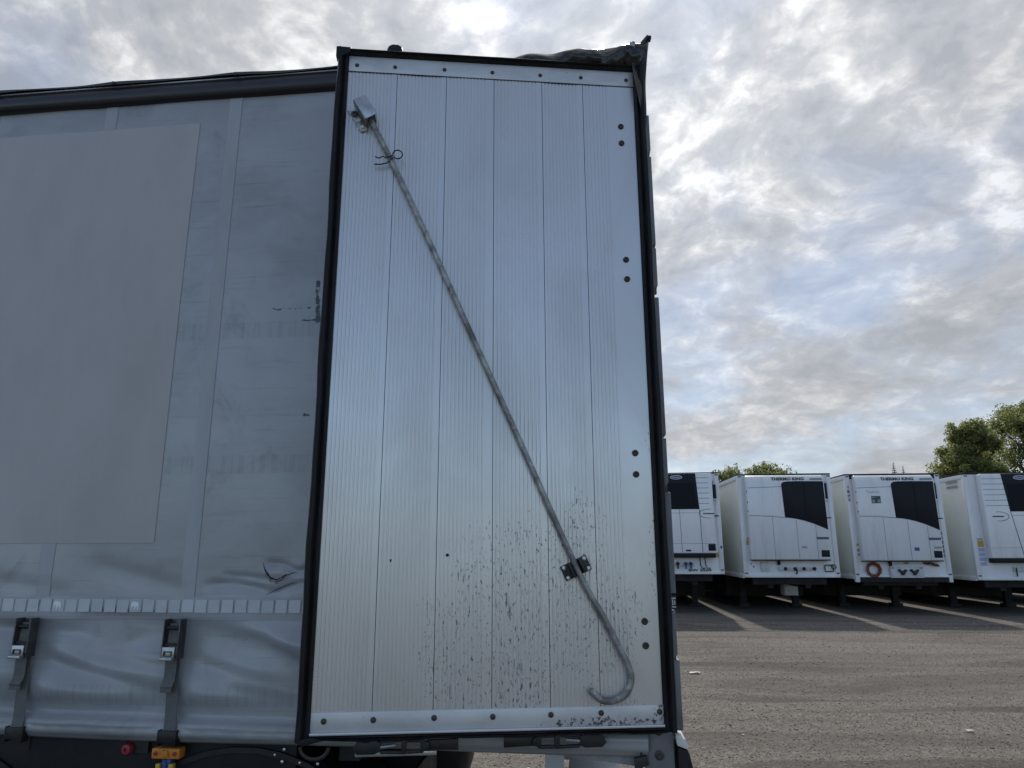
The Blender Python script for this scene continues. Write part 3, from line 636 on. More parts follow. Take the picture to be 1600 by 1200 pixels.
# --- rear corner post with hinges (seen edge-on beyond the door)
put('corner_post', MB().box(-0.10, -0.012, 0.010, 0.10, 1.00, 3.86), 'post_grey', tr, bevel=0.004)
for z0, z1 in ((3.020, 3.425), (2.225, 2.79), (1.635, 2.005), (1.17, 1.405)):
    put('post_section', MB().box(-0.030, 0.0245 if z0 < 2 else 0.0195, -0.030, 0.06, z0, z1), 'post_grey', tr, bevel=0.003)
for z0, z1 in ((3.445, 3.625), (2.83, 3.005), (2.03, 2.212), (1.412, 1.575)):
    hm = MB().prism([(-0.03, z0 + .01), (-0.018, z0), (0.010, z0), (0.019, z0 + 0.012), (0.019, z1), (-0.03, z1)], -0.030, 0.02)
    h_ = put('hinge', hm, 'post_grey', tr, bevel=0.003)
    put('hinge_pin', MB().lathe((0.006, -0.012, 0.0), [(0.007, z0 - 0.022), (0.009, z0 - 0.018), (0.009, z0 + 0.004)], 'z', 12), 'bolt_dark', h_, smooth=True)
put('post_label', MB().box(-0.02, 0.0235, -0.0335, -0.0305, 1.583, 1.628), 'black_paint', tr)
put('label_mark', MB().box(0.0, 0.021, -0.036, -0.034, 1.616, 1.621).box(0.008, 0.0125, -0.036, -0.034, 1.594, 1.614).box(0.002, 0.021, -0.036, -0.034, 1.586, 1.590).box(0.0155, 0.019, -0.036, -0.034, 1.596, 1.610), 'white_chip', tr)

# --- rear lower corner: side panel, gusset plate, rubber buffer, bumper
put('side_panel', MB().prism([(-1.40, 1.21), (-1.40, 1.095), (-0.90, 1.10), (-0.62, 1.088), (-0.118, 1.036), (-0.118, 1.21)], 0.018, 0.040), 'grey_paint', tr, bevel=0.002)
put('panel_return', MB().box(-0.95, -0.20, 0.05, 0.12, 1.12, 1.15), 'dark_chassis', tr)
cpn = put('corner_plate', MB().prism([(-0.112, 1.185), (-0.010, 1.185), (-0.006, 0.72), (-0.112, 0.72)], -0.012, 0.006), 'post_grey', tr, bevel=0.003)
for zb in (1.085, 1.165, 0.95): put('plate_bolt', MB().lathe((-0.062, -0.012, zb), [(0.016, 0), (0.016, -0.006), (0.009, -0.008), (0.009, -0.016)], 'y', 12), 'bolt_dark', cpn, smooth=True)
put('buffer', MB().prism([(0.0, 1.120), (0.040, 1.105), (0.052, 1.05), (0.056, 0.72), (0.0, 0.70)], -0.03, 0.20), 'black_rubber', tr, bevel=0.010)
put('buffer_cap', MB().prism([(-0.004, 1.158), (0.030, 1.142), (0.040, 1.108), (0.0, 1.122)], -0.032, 0.10), 'white_chip', tr, bevel=0.003)
put('tie_bracket', MB().box(-0.128, -0.122, -0.020, 0.0, 1.03, 1.15).prism([(-0.150, 1.075), (-0.106, 1.085), (-0.100, 1.055), (-0.125, 1.045), (-0.125, 0.95), (-0.150, 0.95)], -0.024, -0.006), 'black_paint', tr, bevel=0.002)
put('bumper_beam', MB().box(-0.42, -0.16, 0.25, 2.30, 0.52, 0.74), 'plate_white', tr, bevel=0.01)
for yb in (0.5, 2.0): put('bumper_arm', MB().box(-0.50, -0.42, yb, yb + 0.05, 0.52, 1.10), 'plate_white', tr)
# lashing ring under the curtain end
rp = [(-1.335 + 0.055 * math.cos(a), 0.012, 1.072 + 0.040 * math.sin(a)) for a in np.linspace(math.pi * 0.98, math.pi * 2.02, 14)]
put('lashing_ring', MB().tube(rp, 0.008, 8), 'bolt_dark', tr, smooth=True)
put('wear_plate', MB().box(-1.41, -1.24, 0.000, 0.012, 1.085, 1.12), 'grey_paint', tr)

# --- marker lamp, red knob, valve
lamp = put('marker_lamp', MB().box(-1.965, -1.852, -0.015, 0.030, 1.024, 1.062), 'amber', tr, bevel=0.006)
for xx in (-1.948, -1.870): put('lamp_screw', MB().lathe((xx, -0.016, 1.044), [(0.0075, 0), (0.0075, -0.003), (0.004, -0.004)], 'y', 12), 'red_knob', lamp, smooth=True)
put('lamp_lens', MB().prism([(-1.925, 1.033), (-1.892, 1.033), (-1.898, 1.056), (-1.919, 1.056)], -0.022, -0.014), 'amber', lamp, bevel=0.003)
put('lamp_bracket', MB().box(-1.95, -1.865, 0.005, 0.02, 1.06, 1.10), 'dark_chassis', tr)
put('valve_body', MB().box(-1.925, -1.890, -0.005, 0.03, 0.97, 1.022).tube([(-1.915, 0.0, 1.02), (-1.912, -0.006, 1.0), (-1.908, 0.0, 0.96)], 0.010, 8), 'blue_part', tr, bevel=0.003)
for xx in (-1.938, -1.886): put('valve_nut', MB().box(xx - 0.009, xx + 0.009, -0.01, 0.012, 0.985, 1.006), 'yellow_part', tr, bevel=0.002)
put('release_knob', MB().lathe((-2.088, 0.030, 1.046), [(0.010, 0.015), (0.022, 0.006), (0.024, -0.008), (0.018, -0.018), (0.007, -0.020), (0.006, -0.012)], 'y', 10), 'red_knob', tr, smooth=True)
put('knob_plate', MB().box(-2.085, -2.01, 0.034, 0.042, 1.03, 1.095), 'black_paint', tr)
for xx, zz in ((-1.465, 1.055), (-1.50, 1.035), (-1.47, 1.012), (-1.40, 1.010), (-1.33, 1.008)):
    put('frame_rivet', MB().lathe((xx, 0.044, zz), [(0.006, 0), (0.006, -0.003), (0.003, -0.005)], 'y', 8), 'rivet_bright', tr, smooth=True)

# --- running gear
for yb in (0.62, 1.78): put('chassis_beam', MB().box(-12.6, -1.05, yb, yb + 0.14, 0.82, 1.15), 'dark_chassis', tr)
for k in range(9): put('cross_member', MB().box(-1.25 - k * 1.35, -1.17 - k * 1.35, 0.05, WID - 0.05, 1.02, 1.15), 'dark_chassis', tr)
tyre_prof = [(0.28, -0.17), (0.46, -0.185), (0.505, -0.16), (0.52, -0.10), (0.525, 0.0), (0.52, 0.10), (0.505, 0.16), (0.46, 0.185), (0.28, 0.17)]
tyre_me = MB().lathe((0, 0, 0), tyre_prof, 'y', 36).mesh('tyre'); rim_me = MB().lathe((0, 0, 0), [(0.285, -0.16), (0.27, -0.10), (0.15, -0.06), (0.13, -0.13), (0.06, -0.14)], 'y', 28).mesh('rim')
def wheel(parent, x, y, flip=False):
    wl = empty('wheel'); wl.parent = parent; wl.location = (x, y, 0.52); wl.rotation_euler = (0, 0, math.pi if flip else 0)
    link('tyre', tyre_me, 'tyre', wl, smooth=True); link('rim', rim_me, 'grey_paint', wl, smooth=True)
for xa in (-1.62, -2.93, -4.24):
    put('axle', MB().tube([(xa, 0.3, 0.52), (xa, WID - 0.3, 0.52)], 0.07, 12), 'dark_chassis', tr, smooth=True)
    for yb, fl in ((0.24, False), (WID - 0.24, True)):
        wheel(tr, xa, yb, fl)
        arc = [(xa + 0.61 * math.cos(a), 0.50 + 0.56 * math.sin(a)) for a in np.linspace(rad(8), rad(172), 18)]
        arc2 = [(xa + 0.60 * math.cos(a), 0.49 + 0.55 * math.sin(a)) for a in np.linspace(rad(172), rad(8), 18)]
        put('mudguard', MB().prism(arc + arc2, yb - 0.20, yb + 0.22), 'black_paint', tr)
put('mud_flap', MB().box(-0.98, -0.965, 0.06, 0.48, 0.30, 0.98), 'black_rubber', tr)
put('tool_box', MB().box(-6.6, -5.4, 0.1, 0.7, 0.45, 1.0), 'dark_chassis', tr, bevel=0.01)
for yb in (0.5, 2.0): put('landing_leg', MB().box(-10.8, -10.65, yb, yb + 0.15, 0.05, 1.1).box(-10.85, -10.6, yb - 0.05, yb + 0.2, 0.0, 0.05), 'dark_chassis', tr)

# closed far rear door
fd = put('closed_door', MB().box(-0.06, -0.025, 1.29, WID - 0.06, 1.19, 3.85), 'grey_paint', tr, bevel=0.003)
put('far_post', MB().box(-0.10, -0.012, WID - 0.10, WID - 0.02, 1.00, 3.86), 'post_grey', tr, bevel=0.004)

# --- the opened rear door (own local frame: x from free edge to hinge, -y towards the camera)
DW, ZB, ZT = 1.2133, 1.1912, 3.8204
hx, hy = 0.5304, 2.6546
o3 = Vector((hx - DW * math.cos(DYAW), hy - DW * math.sin(DYAW), 0))
Minv = Matrix.Rotation(SYAW, 4, 'Z') @ Matrix.Translation(-trailer.location)
door = put('rear_door', MB().box(-0.03, DW + 0.03, 0.006, 0.030, ZB - 0.005, ZT + 0.012), 'black_paint', tr)
loc_ = Minv @ o3
door.location = loc_; door.rotation_euler = (0, 0, DYAW + SYAW)
door['label'] = 'white ribbed aluminium rear door swung open, black rubber round its edge'
seams = [0.0, 0.199, 0.4055, 0.6075, 0.8125, 0.9895, DW]
for i in range(6):
    a, b_ = seams[i] + 0.0012, seams[i + 1] - 0.0012
    if i == 0: a = -0.004
    pitch_ = 0.0148; flat_from = b_ - (0.10 if i == 5 else 0.012)
    pr = [(a, 0.006), (a, 0.0)]
    x = a + 0.010
    while x + pitch_ < flat_from:
        dep = 0.0016
        pr += [(x, 0.0), (x + 0.0020, dep), (x + 0.0050, dep), (x + 0.0070, 0.0)]
        x += pitch_
    pr += [(b_, 0.0), (b_, 0.006)]
    n = len(pr); z0, z1 = ZB + 0.055, ZT - 0.055
    NZ = 14; vs = []; fs = []
    for j in range(NZ):
        z = z0 + (z1 - z0) * j / (NZ - 1)
        wav = 0.0016 * math.sin(z * 1.7 + i * 1.9)
        sx_ = 0.0
        vs += [(p[0] + sx_ * (0 if i in (0, 5) and k in (0, 1, n - 1, n - 2) else 1), p[1] + wav * math.sin(math.pi * (p[0] - a) / (b_ - a)), z) for k, p in enumerate(pr)]
    for j in range(NZ - 1):
        for k in range(n - 1): fs.append((j * n + k, j * n + k + 1, (j + 1) * n + k + 1, (j + 1) * n + k))
    put('door_plank', MB().add(vs, fs), 'door_panel', door)
top_s = put('top_strip', MB().box(-0.004, DW, -0.0032, 0.004, 3.749, ZT), 'door_strip', door, bevel=0.001)
bot_s = put('bottom_strip', MB().box(-0.004, DW, -0.0032, 0.004, ZB, 1.2595), 'door_strip', door, bevel=0.001)
put('painted_strip_shadow', MB().box(-0.004, DW, -0.0012, 0.003, 3.7455, 3.7485), 'fray_and_shade', door)  # black bar painting the shade line under the top strip
put('bottom_lip', MB().box(-0.004, DW, -0.014, -0.0035, ZB - 0.002, ZB + 0.006), 'alu_strip', door, bevel=0.001)
rivet_me = MB().lathe((0, 0, 0), [(0.0085, 0.002), (0.0085, -0.002), (0.006, -0.0045), (0.002, -0.0055)], 'y', 12).mesh('rivet')
for u, z in [(0.030, 3.777), (0.188, 3.778), (0.396, 3.779), (0.600, 3.779), (0.806, 3.779), (0.983, 3.779), (1.182, 3.779)]:
    link('rivet', rivet_me, 'bolt_dark', door, smooth=True).location = (u, -0.0032, z)
for u, z in [(0.040, 1.232), (0.205, 1.233), (0.410, 1.235), (0.611, 1.234), (0.813, 1.236), (0.990, 1.238), (1.199, 1.237)]:
    r_ = link('rivet', rivet_me, 'bolt_dark', door, smooth=True); r_.location = (u, -0.0032, z); r_.scale = (1.15, 1.1, 1.15)
bolt_me = MB().lathe((0, 0, 0), [(0.0125, 0.004), (0.0125, -0.002), (0.010, -0.006), (0.006, -0.0065), (0.006, -0.003), (0.001, -0.003)], 'y', 16).mesh('hinge_bolt')
for u, z in [(1.151, 3.552), (1.151, 3.473), (1.149, 2.942), (1.150, 2.858), (1.152, 2.151), (1.152, 2.070), (1.160, 1.540), (1.160, 1.457)]:
    link('hinge_bolt', bolt_me, 'bolt_dark', door, smooth=True).location = (u, -0.001, z)
for u, z in [(0.246, 1.757), (0.445, 1.775)]: put('screw_hole', MB().lathe((u, 0.0, z), [(0.006, 0.003), (0.006, -0.0008), (0.004, -0.001)], 'y', 10), 'fray_and_shade', door)
# rubber seals: hollow lips standing forward of the leaf
def seal_v(x0, x1, z0, z1, lean=0.0):
    s_ = 1 if x1 > x0 else -1
    pr = [(x0, 0.004), (x0, -0.010), (x0 + (x1 - x0) * 0.18, -0.020), (x0 + (x1 - x0) * 0.42, -0.012), (x0 + (x1 - x0) * 0.60, -0.026), (x0 + (x1 - x0) * 0.88, -0.030), (x1, -0.018), (x1, 0.020), (x0 + (x1 - x0) * .3, 0.028)]
    nz_ = 26; n = len(pr); vs = []; fs = []
    for j in range(nz_):
        t = j / (nz_ - 1); z = z0 + (z1 - z0) * t; wv = 0.0018 * math.sin(t * 21 + x0 * 9) + 0.0012 * math.sin(t * 47)
        vs += [(p[0] + wv * (abs(p[0] - x0) / abs(x1 - x0)), p[1] + wv * .6, z) for p in pr]
    for j in range(nz_ - 1):
        for k in range(n): fs.append((j * n + k, j * n + (k + 1) % n, (j + 1) * n + (k + 1) % n, (j + 1) * n + k))
    fs += [tuple(range(n)), tuple((nz_ - 1) * n + k for k in range(n - 1, -1, -1))]
    return put('edge_seal', MB().add(vs, fs), 'black_rubber', door, smooth=True)
seal_v(-0.005, -0.050, ZB - 0.018, ZT + 0.026); seal_v(DW + 0.001, DW + 0.043, ZB - 0.018, ZT + 0.024)
def seal_h(za, zb, x0, x1):
    pr = [(0.004, za), (-0.010, za), (-0.018, za + (zb - za) * .3), (-0.012, za + (zb - za) * .5), (-0.022, za + (zb - za) * .75), (-0.016, zb), (0.022, zb), (0.026, za)]
    nx_ = 22; n = len(pr); vs = []; fs = []
    for j in range(nx_):
        t = j / (nx_ - 1); x = x0 + (x1 - x0) * t; wv = 0.0016 * math.sin(t * 17 + za) + 0.001 * math.sin(t * 39)
        vs += [(x, p[0] + wv, p[1] + wv * (abs(p[1] - za) / abs(zb - za))) for p in pr]
    for j in range(nx_ - 1):
        for k in range(n): fs.append((j * n + k, j * n + (k + 1) % n, (j + 1) * n + (k + 1) % n, (j + 1) * n + k))
    fs += [tuple(range(n)), tuple((nx_ - 1) * n + k for k in range(n - 1, -1, -1))]
    return put('edge_seal', MB().add(vs, fs), 'black_rubber', door, smooth=True)
seal_h(ZT + 0.0008, ZT + 0.027, -0.008, DW + 0.004); seal_h(ZB - 0.0025, ZB - 0.020, -0.008, DW + 0.004)
put('seal_end', MB().prism([(-0.050, ZB - 0.016), (-0.022, ZB - 0.030), (0.045, ZB - 0.014), (-0.005, ZB - 0.004)], -0.028, 0.01), 'black_rubber', door, bevel=0.003)
put('seal_corner', MB().prism([(-0.056, ZT + 0.030), (-0.056, ZT - 0.02), (-0.048, ZT - 0.03), (0.004, ZT + 0.008), (0.004, ZT + 0.028)], -0.024, 0.01), 'black_rubber', door, bevel=0.003)
# locking bars behind the leaf: cams stand above it, handles hang below it
for ub, sgn in ((0.180, 1), (0.968, -1)):
    put('locking_bar', MB().tube([(ub, 0.058, ZB - 0.05), (ub, 0.058, ZT + 0.02)], 0.015, 10), 'steel', door, smooth=True)
    ex = 0.030
    put('locking_cam', MB().prism([(ub - ex - .012, ZT + 0.01), (ub - ex, ZT + 0.086), (ub - .012, ZT + 0.098), (ub + .016, ZT + 0.097), (ub + ex + .004, ZT + 0.086), (ub + ex + .006, ZT + 0.01)], 0.026, 0.085), 'black_rubber' if sgn > 0 else 'post_grey', door, bevel=0.010)
    zc_ = ZB - 0.052 if sgn > 0 else ZB - 0.049
    hd = MB()
    def P_(l): return [(ub + sgn * a, zc_ + b_) for a, b_ in l]
    hd.prism(P_([(-0.045, -0.006), (-0.03, 0.020), (0.03, 0.024), (0.05, 0.014), (0.05, -0.014), (0.03, -0.022), (-0.03, -0.022)]), 0.028, 0.046)
    hd.prism(P_([(0.048, 0.020), (0.125, 0.024), (0.125, 0.015), (0.048, 0.011)]), 0.030, 0.044)
    hd.prism(P_([(0.048, -0.012), (0.125, -0.014), (0.125, -0.024), (0.048, -0.022)]), 0.030, 0.044)
    hd.prism(P_([(0.120, 0.024), (0.138, 0.024), (0.138, -0.024), (0.120, -0.024)]), 0.029, 0.045)
    hd.prism(P_([(0.139, 0.024), (0.196, 0.022), (0.196, 0.012), (0.139, 0.012)]), 0.030, 0.044)
    hd.prism(P_([(0.139, -0.012), (0.196, -0.012), (0.196, -0.022), (0.139, -0.024)]), 0.030, 0.044)
    hd.prism(P_([(0.184, 0.022), (0.215, 0.010), (0.215, -0.010), (0.184, -0.022)]), 0.0295, 0.0445)
    hd.prism(P_([(0.205, 0.015), (0.315, 0.018), (0.315, -0.018), (0.205, -0.015)]), 0.040, 0.056)
    hd.box(ub - 0.014, ub + 0.014, 0.026, 0.050, zc_ + 0.015, ZB - 0.012)
    put('locking_handle', hd, 'black_paint', door, bevel=0.002)
    put('handle_rod', MB().tube([(ub + sgn * 0.10, 0.036, zc_ + 0.003), (ub + sgn * 0.048, 0.036, zc_ - 0.002)], 0.007, 8), 'steel', door, smooth=True)
put('latch_plate', MB().box(0.14, 0.42, 0.070, 0.078, ZB - 0.092, ZB - 0.078), 'steel', door, bevel=0.001)
# pole holder: hinge plate with rivets and folded sheet cap
pa = math.atan2(1.722 - 3.502, 0.92 - 0.108); ux, uz = math.cos(pa), math.sin(pa)
HS = 0.78
def al(c, a, b_): return (c[0] + (ux * a - uz * b_) * HS, c[1] + (uz * a + ux * b_) * HS)      # a along the pole, b to its upper right
hc = (0.083, 3.530)
plate = put('holder_plate', MB().prism([al(hc, -0.075, -0.082), al(hc, -0.058, -0.040), al(hc, 0.060, -0.022), al(hc, 0.074, -0.030), al(hc, 0.068, -0.062), al(hc, -0.05, -0.075)], -0.008, -0.0015), 'galvanised', door, bevel=0.001)
for a, m_, r in ((-0.040, 'bolt_dark', 0.014), (0.003, 'rivet_bright', 0.009), (0.045, 'rivet_bright', 0.009)):
    c = al(hc, a, -0.055 if a < 0 else -0.045)
    put('holder_rivet', MB().lathe((c[0], -0.008, c[1]), [(r, 0), (r, -0.004), (r * .6, -0.007), (r * .45, -0.007), (r * .4, -0.004)], 'y', 14), m_, door, smooth=True)
cap_ = put('holder_cap', MB().prism([al(hc, -0.078, -0.036), al(hc, -0.082, 0.022), al(hc, 0.042, 0.034), al(hc, 0.050, -0.020)], -0.062, -0.058), 'steel', door, bevel=0.001)
put('holder_side', MB().prism([al(hc, -0.080, 0.022), al(hc, -0.070, 0.034), al(hc, 0.030, 0.046), al(hc, 0.042, 0.034)], -0.060, -0.002), 'steel', door, bevel=0.001)
put('holder_wall', MB().prism([al(hc, -0.076, -0.040), al(hc, -0.076, -0.034), al(hc, 0.049, -0.018), al(hc, 0.049, -0.024)], -0.060, -0.002), 'galvanised', door, bevel=0.001)
# black clip that keeps the pole's lower end
HS = 1.0; cc = (0.912, 1.728)
clip = put('pole_clip', MB().prism([al(cc, -0.028, -0.052), al(cc, -0.028, 0.052), al(cc, 0.028, 0.052), al(cc, 0.028, -0.052)], -0.010, -0.0015), 'black_paint', door, bevel=0.002)
put('clip_jaw', MB().prism([al(cc, -0.026, -0.024), al(cc, -0.026, -0.016), al(cc, 0.026, -0.016), al(cc, 0.026, -0.024)], -0.036, -0.010).prism([al(cc, -0.026, 0.024), al(cc, -0.026, 0.016), al(cc, 0.026, 0.016), al(cc, 0.026, 0.024)], -0.036, -0.010), 'black_paint', door, bevel=0.002)
for a in (-0.019, 0.019):
    for b_ in (-0.041, 0.041):
        c = al(cc, a, b_); put('clip_rivet', MB().lathe((c[0], -0.010, c[1]), [(0.0072, 0), (0.0072, -0.003), (0.0035, -0.005), (0.003, -0.003)], 'y', 12), 'rivet_bright', door, smooth=True)

# --- the loose hooked pole kept on the door (things of their own)
Dm = Matrix.Translation(o3) @ Matrix.Rotation(DYAW, 4, 'Z')
def bez(pts, sub=8):
    out = []; n = len(pts)
    for i in range(n - 1):
        p0, p1, p2, p3 = [Vector(pts[max(0, min(n - 1, k))]) for k in (i - 1, i, i + 1, i + 2)]
        for k in range(sub):
            t = k / sub; out.append(0.5 * ((2 * p1) + (-p0 + p2) * t + (2 * p0 - 5 * p1 + 4 * p2 - p3) * t * t + (-p0 + 3 * p1 - 3 * p2 + p3) * t ** 3))
    out.append(Vector(pts[-1])); return out
YP = -0.022
pp = bez([(0.098, YP, 3.514), (0.197, YP, 3.315), (0.35, YP, 2.985), (0.52, YP, 2.605), (0.70, YP, 2.205), (0.915, YP, 1.722), (1.003, YP, 1.560), (1.060, YP, 1.448), (1.088, YP, 1.392), (1.096, YP, 1.345), (1.076, YP, 1.303), (1.035, YP, 1.281), (0.992, YP - .002, 1.283), (0.960, YP - .006, 1.306), (0.950, YP - .008, 1.318)], 10)
rr = [0.0110 if p[2] > 1.6 else 0.0122 for p in pp]
pole = empty('hooked_pole'); pole.matrix_world = Dm @ Matrix.Translation((0.098, YP, 1.30))
tag(pole, 'long galvanised steel pole with a crook end, lying diagonally across the white door', 'pole')
rod = put('rod', MB().tube([p - Vector((0.098, YP, 1.30)) for p in pp], rr, 16), 'galvanised', pole, smooth=True)
spring = empty('spring_clip'); spring.matrix_world = Dm @ Matrix.Translation((0.18, YP, 3.33)); tag(spring, 'small black wire spring clip pushed through the pole near its top', 'clip')
ring = [(0.036 + 0.019 * math.cos(a), -0.016, 0.018 + 0.019 * math.sin(a)) for a in np.linspace(-2.6, 3.4, 30)]
wire = ring + [(0.006, -0.016, 0.008), (-0.012, -0.017, 0.0), (-0.022, -0.018, 0.006), (-0.033, -0.018, -0.002), (-0.044, -0.018, -0.003), (-0.052, -0.018, 0.004)]
put('ring_wire', MB().tube(wire, 0.0026, 8), 'clip_wire', spring, smooth=True)
put('straight_leg', MB().tube([(0.018, -0.016, 0.004), (-0.004, 0.0, -0.012), (-0.030, 0.0, -0.020), (-0.058, 0.0, -0.021)], 0.0026, 8), 'clip_wire', spring, smooth=True)

# ------------------------------------------------------------------ refrigerated trailers in a row
def reefer(loc, yaw, zb, zt, W, kind, label, extras):
    t = empty('refrigerated_trailer', loc, yaw); tag(t, label, 'trailer', 'refrigerated trailers parked in a row')
    L = 13.4
    body = put('body', MB().box(0.03, W - 0.03, 0.06, L, zb + 0.05, zt - 0.02), 'reefer_side_lit', t, bevel=0.008)
    put('roof_edge', MB().box(0.0, W, -0.02, L + .01, zt - 0.018, zt + 0.02), 'gloss_black', t, bevel=0.004)
    put('front_wall', MB().box(0.10, W - 0.10, 0.0, 0.055, zb, zt - 0.02), 'reefer_white', t)
    for s_ in (0, 1):
        x0, x1 = (0.0, 0.13) if s_ == 0 else (W - 0.13, W)
        low = zb - (0.10 if kind == 'rounded' and extras.get('skirt') else 0.0)
        p = put('corner_post', MB().box(x0, x1, -0.03, 0.10, low, zt - 0.02), 'reefer_white', t, bevel=0.018)
        put('marker_light', MB().box((x0 + x1) / 2 - 0.045, (x0 + x1) / 2 + 0.045, -0.036, -0.0305, zt - 0.075, zt - 0.045), 'gloss_black', p)
        put('lower_marker', MB().box((x0 + x1) / 2 - 0.04, (x0 + x1) / 2 + 0.04, -0.036, -0.0305, zb + 0.10, zb + 0.13), 'gloss_black', p)
    put('side_rail', MB().box(-0.012, 0.03, 0.05, L, zb - 0.02, zb + 0.09), 'reefer_white', t, bevel=0.004)
    put('top_side_rail', MB().box(-0.008, 0.03, 0.05, L, zt - 0.13, zt - 0.02), 'reefer_white', t, bevel=0.004)
    put('front_sill', MB().box(0.12, W - 0.12, -0.035, 0.02, zb, zb + 0.085), 'reefer_white', t, bevel=0.006)
    put('under_sill', MB().box(0.30, W - 0.30, 0.25, 0.40, zb - 0.20, zb - 0.002), 'dark_chassis', t)
    # running gear
    for xb in (0.72, W - 0.86): put('chassis_beam', MB().box(xb, xb + 0.14, 0.3, L - .2, zb - 0.30, zb), 'dark_chassis', t)
    for xb in (0.42, W - 0.60):
        put('landing_leg', MB().box(xb, xb + 0.18, 2.5, 2.68, 0.10, zb).box(xb - 0.06, xb + 0.24, 2.42, 2.76, 0.0, 0.11), 'dark_chassis', t, bevel=0.006)
    for xb in (0.06, W - 0.12): put('side_guard', MB().box(xb, xb + 0.04, 3.6, 8.6, 0.50, 0.62).box(xb, xb + 0.04, 3.6, 8.6, 0.76, 0.88), 'dark_chassis', t)
    put('shade_pallet_box', MB().box(0.12, W - 0.12, 3.0, 7.9, 0.30, zb - 0.05), 'dark_chassis', t, bevel=0.01)  # box stretched long and wide to cut the light under the trailer
    for ya in (8.9, 10.2, 11.5):
        put('axle', MB().tube([(0.3, ya, 0.52), (W - 0.3, ya, 0.52)], 0.07, 10), 'dark_chassis', t, smooth=True)
        for xb, rz in ((0.22, math.pi * 1.5), (W - 0.22, math.pi * 0.5)):
            wl = empty('wheel'); wl.parent = t; wl.location = (xb, ya, 0.52); wl.rotation_euler = (0, 0, rz)
            link('tyre', tyre_me, 'tyre', wl, smooth=True); link('rim', rim_me, 'dark_chassis', wl, smooth=True)
    put('mud_flap', MB().box(0.05, W - 0.05, 8.25, 8.27, 0.18, zb - 0.02), 'black_rubber', t)
    put('rear_bar', MB().box(0.1, W - 0.1, 12.9, 13.1, 0.45, 0.70), 'dark_chassis', t)
    YU = -0.26
    H = zt - zb
    def Z(v): return zb + (v - 0.95) / 2.88 * H          # heights measured on a 2.88 m high front
    if kind == 'rounded':
        ul, ur, ub, ut = 0.19, 2.33, Z(1.43), Z(3.79)
        ch = 0.11
        # housing with a rounded top
        prof = [(0.0, ub), (YU + 0.02, ub), (YU, ub + 0.03), (YU, Z(3.60)), (YU + 0.02, Z(3.68)), (YU + 0.07, Z(3.75)), (YU + 0.13, ut), (0.0, ut)]
        unit = put('cooling_unit', MB().extrude_x(prof, ul, ur), 'unit_white', t, bevel=0.028, seg=3)
        curve = [(1.18, 2.60), (1.35, 2.585), (1.52, 2.555), (1.70, 2.51), (1.93, 2.43), (2.14, 2.34), (2.31, 2.26)]
        gp = [(1.15, 3.52), (1.17, 3.56), (1.22, 3.59), (1.33, 3.605), (1.65, 3.61), (2.26, 3.60), (2.30, 3.595)] + curve[::-1]
        gr = put('grille', MB().prism([(x, Z(z)) for x, z in gp], YU - 0.010, YU + 0.02), 'gloss_black', unit, bevel=0.004)
        put('grille_slot', MB().box(1.74, 1.78, YU - 0.012, YU - 0.0105, Z(2.55), Z(3.56)), 'grille_dark', gr)
        cl = [(0.20, 2.655), (0.5, 2.65), (0.8, 2.635)] + curve[:2] + curve[2:]
        sp = [(x, Z(z)) for x, z in cl]
        put('curved_seam', MB().prism(sp + [(x, z - 0.014) for x, z in sp[::-1]], YU - 0.003, YU + 0.01), 'seam_dark', unit)
        put('curved_trim', MB().prism([(x, Z(z) - 0.016) for x, z in curve] + [(x, Z(z) - 0.036) for x, z in curve[::-1]], YU - 0.008, YU + 0.01), 'unit_white', unit)
        put('upper_seam', MB().prism([(0.20, Z(3.435)), (1.15, Z(3.465)), (1.15, Z(3.453)), (0.20, Z(3.423))], YU - 0.002, YU + 0.01), 'seam_dark', unit)
        for xs_, zt_ in ((0.83, 2.63), (1.47, 2.55), (1.98, 2.39)):
            put('panel_seam', MB().box(xs_, xs_ + 0.008, YU - 0.002, YU + 0.01, Z(1.46), Z(zt_)), 'seam_dark', unit)
        for z_ in (3.3, 3.0, 2.75): put('side_latch', MB().box(ul - 0.006, ul + 0.012, YU + 0.01, YU + 0.04, Z(z_), Z(z_) + 0.05), 'seam_dark', unit)
        lettering('THERMO KING', 0.885, YU - 0.002, Z(3.635), 0.085, unit, width=0.90, bold=0.035)
        put('model_plate', MB().box(1.95, 2.28, YU - 0.003, YU + 0.01, Z(3.635), Z(3.695)), 'letter_grey', unit)
        put('model_badge', MB().box(1.98, 2.30, YU - 0.006, YU + 0.01, Z(1.99), Z(2.05)), 'lettering', unit)
        for k in range(6): put('badge_mark', MB().box(2.00 + k * 0.05, 2.025 + k * 0.05, YU - 0.009, YU - 0.0065, Z(2.008), Z(2.032)), 'letter_grey', unit)
        put('intake', MB().box(2.07, 2.29, YU - 0.010, YU + 0.01, Z(1.51), Z(1.695)), 'gloss_black', unit, bevel=0.012)
        put('exhaust_cover', MB().box(2.345, 2.45, -0.10, -0.005, Z(3.10), Z(3.58)), 'gloss_black', t, bevel=0.02)
        for z_ in (3.06, 3.56): put('cover_end', MB().box(2.35, 2.44, -0.105, -0.01, Z(z_), Z(z_) + 0.06), 'plate_white', t, bevel=0.01)
        put('door_handle', MB().box(2.28, 2.42, YU - 0.03, YU + 0.0, Z(2.56), Z(2.59)), 'gloss_black', t, bevel=0.006)
        put('drip_edge', MB().box(ul + 0.02, ur - 0.02, YU + 0.01, -0.01, ub - 0.02, ub - 0.002), 'gloss_black', unit)
        put('hose_stub', MB().box(0.93, 0.99, -0.12, -0.005, Z(1.29), Z(1.42)), 'gloss_black', t, bevel=0.01)
    else:
        ul, ur, ub, ut = 0.33, 2.36, Z(1.53), Z(3.80)
